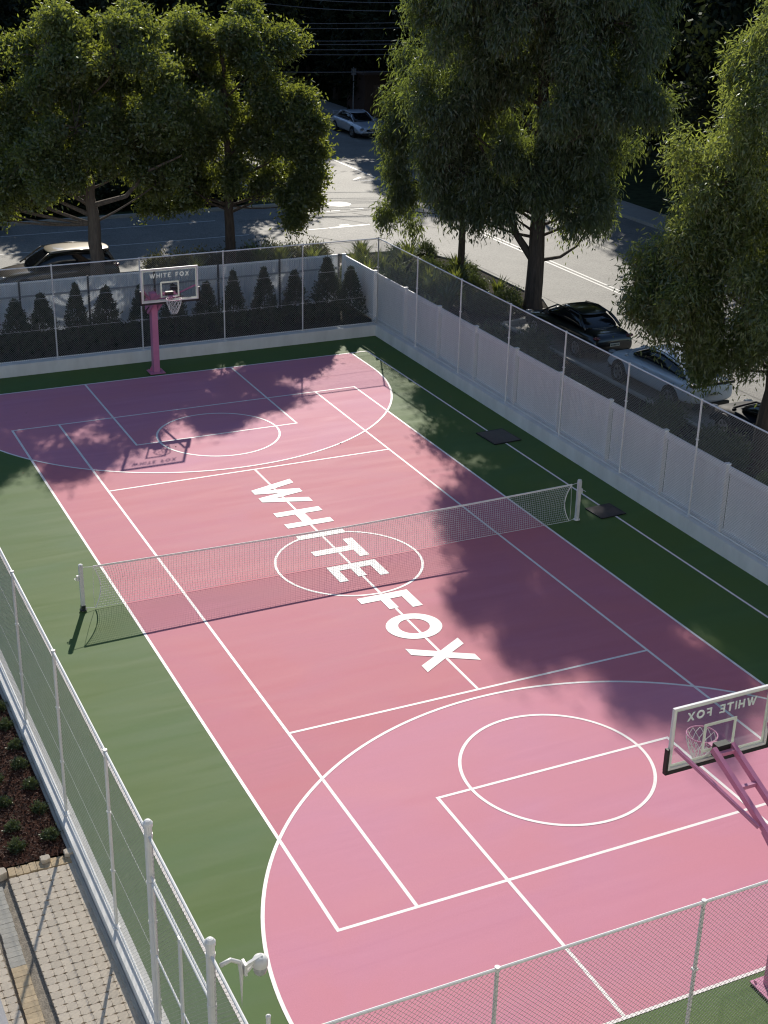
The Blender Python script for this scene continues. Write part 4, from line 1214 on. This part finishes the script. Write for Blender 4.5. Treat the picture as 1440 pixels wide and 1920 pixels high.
for i in range(8):
    put(HB, 'hedge_shrub', 'clipped brownish green shrub in the low hedge beyond the far fence', 'shrub', 3.9 + .98 * i, 28.0 - .06 * i + random.uniform(-.1, .1), .05, random.uniform(.95, 1.1), 'low hedge shrubs beyond the far fence', sz=random.uniform(1.15, 1.35))
GB = bush_kind(62, .8, 130, (.13, .05), MT['leaf_bush'], 1.1, .13, 22)
_sh = random.Random(9)
_low = [(10.0 + 2.8 * _sh.random(), -11 + 1.15 * _k + _sh.uniform(-.3, .3), _sh.uniform(.6, 1.0), 'low dark shrub in the strip between the right fence and the parked cars') for _k in range(22)]
_mix = [(10.2 + 5.6 * _sh.random(), 17.6 + 9.5 * _sh.random(), _sh.uniform(.55, .95), 'low leafy shrub in the planted bed under the gums, one of a mixed mass') for _k in range(14)]
for x, y, s_, lab in _low + _mix + list(((9.6, 21.8, 1.25, 'rounded green shrub just outside the far right court corner'), (10.6, 20.2, 1.2, 'green shrub beyond the right fence near the court corner'), (10.9, 18.6, 1.1, 'green shrub beyond the right fence between corner and gum'), (10.4, 16.6, .95, 'low green shrub beyond the right fence in front of the gum trunk'), (11.6, 21.5, 1.0, 'green shrub at the foot of the thin gum'), (11.2, 13.2, 1.0, 'dark green shrub behind the right fence near the black car'), (10.6, 10.6, 1.0, 'dark green shrub behind the panel fence beside the white car'))):
    put(GB, 'garden_shrub', lab, 'shrub', x, y, .06, s_, 'garden shrubs along the right verge', sz=s_ * 1.1)
TB = bush_kind(63, .55, 90, (.10, .03), MT['leaf_tan'], 1.1, .1, 20)
put(TB, 'tan_shrub', 'straw coloured shrub beyond the right fence left of the gum trunk', 'shrub', 10.5, 14.4, .06, 1.15)
def flax_kind(seed, n=70, L=1.15):
    lr = random.Random(seed)
    m = MB()
    for k in range(n):
        a = lr.uniform(0, 6.28); ti = abs(lr.gauss(.25, .28)); l_ = L * lr.uniform(.55, 1.1); w = lr.uniform(.025, .05)
        d = Vector((math.cos(a) * math.sin(ti), math.sin(a) * math.sin(ti), math.cos(ti)))
        sd = Vector((-math.sin(a), math.cos(a), 0)) * w
        b = Vector((math.cos(a), math.sin(a), 0)) * .08
        p1 = b + d * l_ * .6; p2 = b + d * l_ + Vector((math.cos(a), math.sin(a), -.6)) * .16 * l_
        m.add([b - sd * .7, b + sd * .7, p1 + sd, p1 - sd, p2], [(0, 1, 2, 3), (3, 2, 4)])
    return m.mesh('leaves', MT['leaf_flax'])
FK = [flax_kind(71), flax_kind(72)]
fl = [(7.9, 26.9, 1.25, 'upright yellow green flax plant in front of the hedge, right of the street tree'), (8.8, 26.8, 1.15, 'second yellow green flax plant right of the street tree'), (10.2, 26.6, 1.0, 'yellow green flax plant at the right end of the hedge'), (5.2, 26.9, .8, 'small flax plant in front of the hedge, left of the street tree'), (11.3, 23.4, 1.1, 'spiky reddish green grass clump behind the court corner'),
      (11.9, 19.4, 1.2, 'strappy green lily clump left of the gum trunk'), (12.2, 18.4, 1.1, 'strappy green lily clump at the foot of the tallest gum'), (11.4, 20.2, 1.1, 'strappy green lily clump beneath the thin gum'), (11.0, 17.6, 1.0, 'strappy green lily clump right behind the right fence'), (12.6, 20.3, 1.1, 'strappy green lily clump along the street kerb')]
_pr = random.Random(3)
for k in range(16):
    fl.append((11.6 + 4.2 * _pr.random(), 19.0 + 8.0 * _pr.random(), _pr.uniform(.75, 1.15), 'strappy green plant in the garden bed under the gums, one of a mixed mass'))
for i, (x, y, s_, lab) in enumerate(fl):
    t = thing('flax_plant', lab, 'plant', (x, y, .06), random.uniform(0, 6), 'strappy plants in the verge beds')
    t.scale = (s_, s_, s_)
    link('leaves', FK[i % 2], t)
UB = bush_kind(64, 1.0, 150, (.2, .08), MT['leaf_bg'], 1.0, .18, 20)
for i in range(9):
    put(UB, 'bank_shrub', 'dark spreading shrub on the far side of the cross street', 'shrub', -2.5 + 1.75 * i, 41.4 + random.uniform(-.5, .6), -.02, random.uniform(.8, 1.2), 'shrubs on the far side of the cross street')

# ------------------------------------------------------------------ cars
def loft(secs, closed=True):
    m = MB(); n = len(secs[0])
    vs = [p for s in secs for p in s]
    fs = []
    for i in range(len(secs) - 1):
        for k in range(n):
            k2 = (k + 1) % n
            fs.append((i * n + k, i * n + k2, (i + 1) * n + k2, (i + 1) * n + k))
    fs.append(tuple(reversed(range(n)))); fs.append(tuple((len(secs) - 1) * n + k for k in range(n)))
    m.add(vs, fs)
    return m
def subsurf(o, lv=2):
    s_ = o.modifiers.new('subdivision', 'SUBSURF'); s_.levels = lv; s_.render_levels = lv
    for p in o.data.polygons: p.use_smooth = True
def car(name, label, loc, rz, S, pm, cat='car', group='cars on the streets', spoiler=False, lightbar=False, plate_end=(-1,), ink=True, roofm=None):
    """local +x is the front. S: dict of profile data (metres)."""
    t = thing(name, label, cat, loc, rz, group)
    L, W = S['L'], S['W']; hw = W / 2
    belt = S['belt']        # [(x, z_top, halfwidth_top)]
    secs = []
    for (x, zt, wt, zb) in belt:
        wm = hw * S['wf'](x)
        secs.append([(x, -wm * .86, zb), (x, -wm, zb + .16), (x, -wm * 1.0, zt - .22), (x, -wt, zt - .03), (x, -wt * .5, zt), (x, wt * .5, zt), (x, wt, zt - .03), (x, wm * 1.0, zt - .22), (x, wm, zb + .16), (x, wm * .86, zb)])
    body = loft(secs).build('body', pm, t); subsurf(body)
    # greenhouse
    gs = []
    for (x, zt, wt, wb, zb) in S['cab']:
        gs.append([(x, -wb, zb), (x, -wb * .55 - wt * .45, zb + (zt - zb) * .5), (x, -wt, zt - .02), (x, -wt * .5, zt + .01), (x, wt * .5, zt + .01), (x, wt, zt - .02), (x, wb * .55 + wt * .45, zb + (zt - zb) * .5), (x, wb, zb)])
    gh = loft(gs).build('windows', MT['carglass'], t); subsurf(gh)
    # roof skin and pillars
    rf = S['roof']     # [(x, z, halfwidth)]
    rs = []
    for (x, z, w) in rf:
        rs.append([(x, -w, z - .03), (x, -w * .95, z + .018), (x, -w * .5, z + .036), (x, w * .5, z + .036), (x, w * .95, z + .018), (x, w, z - .03)])
    roof = loft(rs).build('roof', roofm or pm, t); subsurf(roof)
    for sy in (1, -1):
        pl = MB()
        for pts, r_ in S['pillars']:
            pl.tube([(x, sy * y, z) for x, y, z in pts], r_, 6)
        pl.build('pillar', pm, t, smooth=True)
        mr_ = MB(); mx = S['mirror']
        mr_.box((mx[0], sy * (mx[1] + .1), mx[2]), (.12, .2, .13)); o = mr_.build('mirror', pm, t); subsurf(o, 1)
        for dx in S['doors']:
            MB().box((dx, sy * (hw * 1.0 + .006), S['hz']), (.2, .02, .025)).build('handle', pm, t)
        hl = MB(); hl.box((S['xf'] - .12, sy * hw * .70, S['hlz']), (.34, .36, .15)); o = hl.build('headlight', MT['headlight'], t); subsurf(o, 1)
        tl = MB(); tl.box((S['xr'] + .10, sy * hw * .74, S['tlz']), (.26, .36, .14)); o = tl.build('taillight', MT['taillight'], t); subsurf(o, 1)
    for x in S['wheels']:
        for sy in (1, -1):
            wr = S['wr']
            fn = lambda r_, z: None
            arch = MB()
            N = 20
            # dark arch recess
            prof = [(wr + .06) * math.cos(2 * math.pi * k / N) for k in range(N)], [(wr + .06) * math.sin(2 * math.pi * k / N) for k in range(N)]
            vs = [(x + prof[0][k], sy * (hw + .004), wr + prof[1][k]) for k in range(N)] + [(x + prof[0][k], sy * (hw - .18), wr + prof[1][k]) for k in range(N)]
            arch.add(vs, [tuple(range(N))] + [(k, (k + 1) % N, N + (k + 1) % N, N + k) for k in range(N)])
            arch.build('wheel_arch', MT['blackplastic'], t)
            ty = MB()
            vs = []; fs = []
            pr_ = [(wr * .62, 0), (wr * .94, 0), (wr, -.03), (wr, -.2)]
            for (r_, dy) in pr_:
                for k in range(N):
                    vs.append((x + r_ * math.cos(2 * math.pi * k / N), sy * (hw + .016 + dy), wr + r_ * math.sin(2 * math.pi * k / N)))
            for i in range(len(pr_) - 1):
                for k in range(N):
                    fs.append((i * N + k, i * N + (k + 1) % N, (i + 1) * N + (k + 1) % N, (i + 1) * N + k))
            ty.add(vs, fs)
            whl = ty.build('wheel', MT['tyre'], t)
            rmb = MB()
            for k in range(5):
                a = 2 * math.pi * k / 5
                p0 = Vector((x, sy * (hw + .012), wr)); p1 = p0 + Vector((math.cos(a) * wr * .6, 0, math.sin(a) * wr * .6))
                rmb.beam(p0, p1, .075, .02, up=(0, 1, 0))
            rr_ = wr * .62
            rmb.tube([(x + rr_ * math.cos(2 * math.pi * k / N), sy * (hw + .01), wr + rr_ * math.sin(2 * math.pi * k / N)) for k in range(N + 1)], .022, 5, caps=False)
            rmb.build('rim', MT['rim'], whl)
    for e in (1, -1):
        xe = S['xf'] if e > 0 else S['xr']
        MB().box((xe - e * .03, 0, .30), (.1, W * .72, .16)).build('bumper_insert', MT['blackplastic'], t)
        if e in plate_end:
            p = MB().box((xe + e * .035, 0, S['pz']), (.02, .38, .11)).build('number_plate', MT['plate'], t)
            if ink:
                k_ = MB()
                for q in range(6): k_.box((xe + e * .047, -.135 + .054 * q, S['pz']), (.004, .03, .055))
                k_.build('plate_characters', MT['plateink'], p)
    MB().box((S['xf'] - .02, 0, S['grz']), (.08, W * .40, .12)).build('grille', MT['blackplastic'], t)
    if spoiler:
        sp = MB(); zs = S['bootz']
        sp.box((S['xr'] + .12, 0, zs + .2), (.24, W * .74, .035))
        for sy in (1, -1): sp.box((S['xr'] + .14, sy * W * .33, zs + .09), (.14, .04, .2))
        sp.build('spoiler', pm, t)
    if lightbar:
        MB().box((S['xr'] + .035, 0, S['tlz'] + .01), (.1, W * .86, .085)).build('light_bar', MT['blackplastic'], t)
    return t
def wf_s(L):
    return lambda x: 1 - .16 * max(0, (abs(x) - L * .36) / (L * .14)) ** 2
def sedan(L=4.75, W=1.80, H=1.43):
    h2 = L / 2
    bl = [(-h2, .70, .62, .34), (-h2 + .06, .92, .70, .26), (-h2 + .35, 1.00, .74, .22), (-h2 + .95, 1.00, .80, .2), (-.55, .98, .84, .2), (.45, .97, .84, .2), (1.02, .95, .80, .2), (1.55, .88, .76, .2), (h2 - .35, .78, .70, .22), (h2 - .08, .68, .62, .26), (h2, .52, .56, .32)]
    cab = [(-h2 + .70, 1.0, .70, .76, .93), (-1.05, H - .10, .60, .80, .93), (-.5, H - .035, .60, .82, .93), (.15, H - .04, .60, .82, .93), (.55, H - .16, .60, .80, .93), (1.22, .97, .70, .76, .90)]
    roof = [(-1.15, H - .10, .56), (-.85, H - .04, .585), (-.35, H - .008, .59), (.15, H - .02, .59), (.45, H - .10, .57)]
    pil = [([(1.22, .74, .95), (.85, .69, 1.15), (.42, .60, H - .08)], .032), ([(-1.62, .74, .98), (-1.3, .68, 1.2), (-1.05, .60, H - .09)], .05), ([(.42, .60, H - .08), (-.3, .62, H - .02), (-1.05, .60, H - .09)], .028)]
    return dict(L=L, W=W, belt=bl, cab=cab, roof=roof, pillars=pil, mirror=(.98, .82, 1.0), doors=(.0, -.95), hz=.86, xf=h2, xr=-h2, hlz=.66, tlz=.86, wheels=(1.38, -1.38), wr=.33, pz=.62, grz=.55, bootz=1.0, wf=wf_s(L))
def suv(L=4.65, W=1.88, H=1.65):
    h2 = L / 2
    bl = [(-h2, .72, .66, .42), (-h2 + .05, 1.05, .74, .34), (-h2 + .3, 1.10, .82, .28), (-.9, 1.06, .88, .26), (.45, 1.04, .88, .26), (1.0, 1.02, .85, .26), (1.55, .98, .80, .26), (h2 - .3, .90, .75, .28), (h2 - .06, .78, .68, .32), (h2, .6, .6, .38)]
    cab = [(-h2 + .13, 1.1, .72, .80, 1.0), (-h2 + .45, H - .14, .64, .84, 1.0), (-1.0, H - .05, .66, .86, 1.0), (.0, H - .03, .66, .86, 1.0), (.45, H - .14, .66, .85, 1.0), (1.25, 1.04, .74, .80, .97)]
    roof = [(-h2 + .22, H - .10, .62), (-1.5, H - .04, .65), (-.6, H + .0, .66), (.1, H - .015, .65), (.42, H - .10, .63)]
    pil = [([(1.25, .78, 1.02), (.85, .74, 1.28), (.4, .66, H - .08)], .034), ([(-h2 + .2, .78, 1.08), (-h2 + .34, .72, 1.3), (-h2 + .5, .66, H - .1)], .06), ([(.4, .66, H - .08), (-.6, .69, H - .01), (-h2 + .4, .66, H - .1)], .03), ([(-1.25, .84, 1.06), (-1.3, .70, H - .06)], .045)]
    return dict(L=L, W=W, belt=bl, cab=cab, roof=roof, pillars=pil, mirror=(1.0, .86, 1.08), doors=(.05, -.9), hz=.94, xf=h2, xr=-h2, hlz=.80, tlz=.98, wheels=(1.42, -1.38), wr=.36, pz=.68, grz=.7, bootz=1.1, wf=wf_s(L))
def fastback(L=4.7, W=1.86, H=1.56):
    S = suv(L, W, H); h2 = L / 2
    S['cab'] = [(-h2 + .28, 1.12, .70, .78, 1.0), (-h2 + .85, H - .22, .62, .84, 1.0), (-.8, H - .06, .63, .86, 1.0), (.0, H - .03, .63, .86, 1.0), (.45, H - .14, .63, .85, 1.0), (1.3, 1.02, .74, .80, .97)]
    S['roof'] = [(-h2 + .80, H - .20, .58), (-1.0, H - .07, .62), (-.5, H - .005, .63), (.1, H - .015, .63), (.42, H - .10, .61)]
    S['pillars'] = [([(1.25, .78, 1.02), (.85, .74, 1.28), (.4, .64, H - .08)], .034), ([(-h2 + .26, .77, 1.10), (-h2 + .55, .70, 1.26), (-h2 + .9, .63, H - .18)], .06), ([(.4, .64, H - .08), (-.6, .67, H - .02), (-h2 + .85, .62, H - .2)], .03)]
    return S
UPY = R(90)
car('parked_car', 'black car with sunlit shiny roof parked on the right street, nearest the gum', (14.95, 13.5, -.02), UPY, sedan(4.75, 1.82, 1.45), MT['p_black'])
car('parked_car', 'white fastback car parked on the right street under the drooping tree', (14.75, 7.75, -.02), UPY, fastback(), MT['p_white'], lightbar=True)
car('parked_car', 'black car at the right picture edge parked behind the white fastback', (14.75, 2.25, -.02), UPY, sedan(4.7, 1.84, 1.45), MT['p_black2'])
car('moving_car', 'silver white sedan with boot spoiler standing in the shaded road up the street', (27.1, 59.6, -.02), R(-90), dict(sedan(5.0, 1.9, 1.47)), MT['p_silver'], spoiler=True, plate_end=(1,))
car('parked_car', 'pale gold four wheel drive with painted shade on its body parked behind the left street tree', (-.55, 26.9, .06), R(180), suv(4.7, 1.88, 1.68), MT['p_gold_shade'], roofm=MT['p_gold'])
car('parked_car', 'white car at the left picture edge across the cross street', (-2.9, 38.1, -.02), 0, sedan(4.6, 1.8, 1.45), MT['p_white'], plate_end=(1,))

# ------------------------------------------------------------------ buildings, walls, poles and cables in the background
def window_on(bld, x, y, z, w, hgt, nx_):
    f = MB()
    for sg in (1, -1):
        f.box((x + nx_ * .03, y + sg * w / 2, z), (.1, .07, hgt + .14)); f.box((x + nx_ * .03, y, z + sg * hgt / 2), (.1, w - .072, .07))
    wf_ = f.build('window', MT['render'], bld)
    MB().box((x + nx_ * .012, y, z), (.02, w - .08, hgt - .08)).build('pane', MT['winglass'], wf_)
ap = thing('shade_block', 'brown brick block added to shade the road, hidden behind the trees right of it', 'building', (36.6, 92, 0))  # block added to cast shade across the road
MB().box((5.5, 0, 8.9), (11, 46, 18.0)).build('wall', MT['bwall'], ap)
MB().box((5.5, 0, 18.1), (11.4, 46.4, .35)).build('roof', MT['roof'], ap)
for fl_ in range(5):
    for k in range(7):
        window_on(ap, -.002, -19.5 + 6.5 * k, 2.2 + 3.3 * fl_, 1.8, 1.4, -1)
g = thing('garage', 'low brown timber garage at the shaded end of the road', 'building', (35.5, 66.3, -.06))
MB().box((0, 1.5, 1.45), (9.5, 3, 2.9)).build('wall', MT['timber'], g)
MB().box((0, 1.4, 3.0), (10.0, 3.6, .16)).build('roof', MT['roof'], g)
for k in (-2.9, .1, 3.0):
    d_ = MB()
    for q in range(6): d_.box((k, -.03, .25 + .36 * q), (2.3, .05, .34))
    d_.build('door', MT['bwall'], g)
hs = thing('house', 'pale rendered house wall showing left behind the street tree', 'house', (-7.5, 54.5, 0))
MB().box((0, 2.5, 1.9), (11, 5, 3.9)).build('wall', MT['render'], hs)
MB().prism([(-.6, 3.85), (5.6, 3.85), (2.5, 5.6)], -6, 6, lambda x, y, z: (z, x, y)).build('roof', MT['roof'], hs)
for k in (-3, 0, 3):
    f = MB()
    for sg in (1, -1):
        f.box((k + sg * .6, -.03, 2.0), (.07, .1, 1.3)); f.box((k, -.03, 2.0 + sg * .62), (1.12, .1, .07))
    w_ = f.build('window', MT['whitesteel'], hs)
    MB().box((k, -.012, 2.0), (1.1, .02, 1.15)).build('pane', MT['winglass'], w_)
# utility poles and cables crossing the road
def pole(x, y, label):
    t = thing('utility_pole', label, 'utility pole', (x, y, -.06), 0, 'utility poles carrying the cables')
    MB().tube([(0, 0, 0), (0, 0, 11.2)], [.17, .12], 10).build('shaft', MT['pole'], t)
    for z in (9.6, 10.6): MB().box((0, -.15, z), (.1, .1, .12)).beam((0, -.15, z), (.001, 1.1, z), .09, .1).beam((0, -.15, z), (0, -1.3, z), .09, .1).build('crossarm', MT['pole'], t)
pole(12.2, 52.0, 'timber utility pole left of the road, mostly behind the street tree')
pole(31.0, 47.0, 'timber utility pole right of the road, behind the tallest gum')
def cable(p0, p1, sag, label):
    p0 = Vector(p0); p1 = Vector(p1)
    m = MB(); pts = []
    for i in range(17):
        t = i / 16; p = p0.lerp(p1, t); p.z -= sag * 4 * t * (1 - t); pts.append(p)
    m.tube(pts, .022, 5)
    tag(m.build('power_cable', MT['cable']), label, 'cable', 'cables strung across the road')
for i, (za, zb, lab) in enumerate(((7.9, 7.9, 'upper cable of the middle pair crossing the dark road'), (7.65, 7.6, 'lower cable of the middle pair crossing the dark road'), (7.0, 6.9, 'topmost cable of the lower four crossing the dark road'), (6.8, 6.72, 'second cable of the lower four crossing the dark road'), (6.55, 6.4, 'third cable of the lower four crossing the dark road'), (6.3, 6.1, 'fourth thick cable of the lower bunch crossing the dark road'), (5.3, 5.2, 'lowest bright single cable over the silver sedan'))):
    cable((12.2, 52.0, za), (31.0, 47.0, zb + .25), .22, lab)
for i, (y0, za, lab) in enumerate(((54.0, 10.6, 'outer sagging high cable at the top of the gap between trees'), (53.2, 10.4, 'second sagging high cable at the top of the gap between trees'), (52.6, 10.0, 'third sagging high cable at the top of the gap between trees'), (51.6, 9.6, 'lowest sagging high cable at the top of the gap between trees'))):
    cable((12.2, y0, za), (31.0, 47.0 + (y0 - 52.5) * .5, za - .6), .75, lab)
cable((31.0, 47.0, 6.4), (31.8, 2.0, 6.9), .5, 'cable running along the dark trees on the right, upper one')
cable((31.0, 47.0, 5.2), (31.8, 2.0, 5.6), .5, 'cable running along the dark trees on the right, lower one')
t = thing('street_pole', 'thin grey street pole behind the silver sedan', 'pole', (30.2, 67.0, -.0))
MB().tube([(0, 0, 0), (0, 0, 3.3)], .05, 8).build('shaft', MT['grey_pole'], t)
MB().box((0, -.03, 3.0), (.35, .02, .45)).build('sign_plate', MT['grey_pole'], t)

# ------------------------------------------------------------------ the building the picture is taken from, added unseen for its bounced light
tb = thing('viewing_building', 'pale rendered apartment building behind the near end of the court, outside the picture', 'building', (-4, -29.3, -.06))
MB().box((0, -5, 11.5), (46, 10, 23.2)).build('wall', MT['render2'], tb)
for f_ in range(7):
    MB().box((0, .35, 2.9 + 3.1 * f_ - .1), (46, .7, .2)).build('balcony_slab', MT['render2'], tb)
    for k in range(9):
        fr = MB()
        for sg in (1, -1):
            fr.box((-20 + 5 * k + sg * 1.0, .02, 1.4 + 3.1 * f_), (.08, .06, 1.9)); fr.box((-20 + 5 * k, .02, 1.4 + 3.1 * f_ + sg * .91), (1.916, .06, .08))
        w_ = fr.build('window', MT['whitesteel'], tb)
        MB().box((-20 + 5 * k, .012, 1.4 + 3.1 * f_), (1.9, .02, 1.73)).build('pane', MT['winglass'], w_)
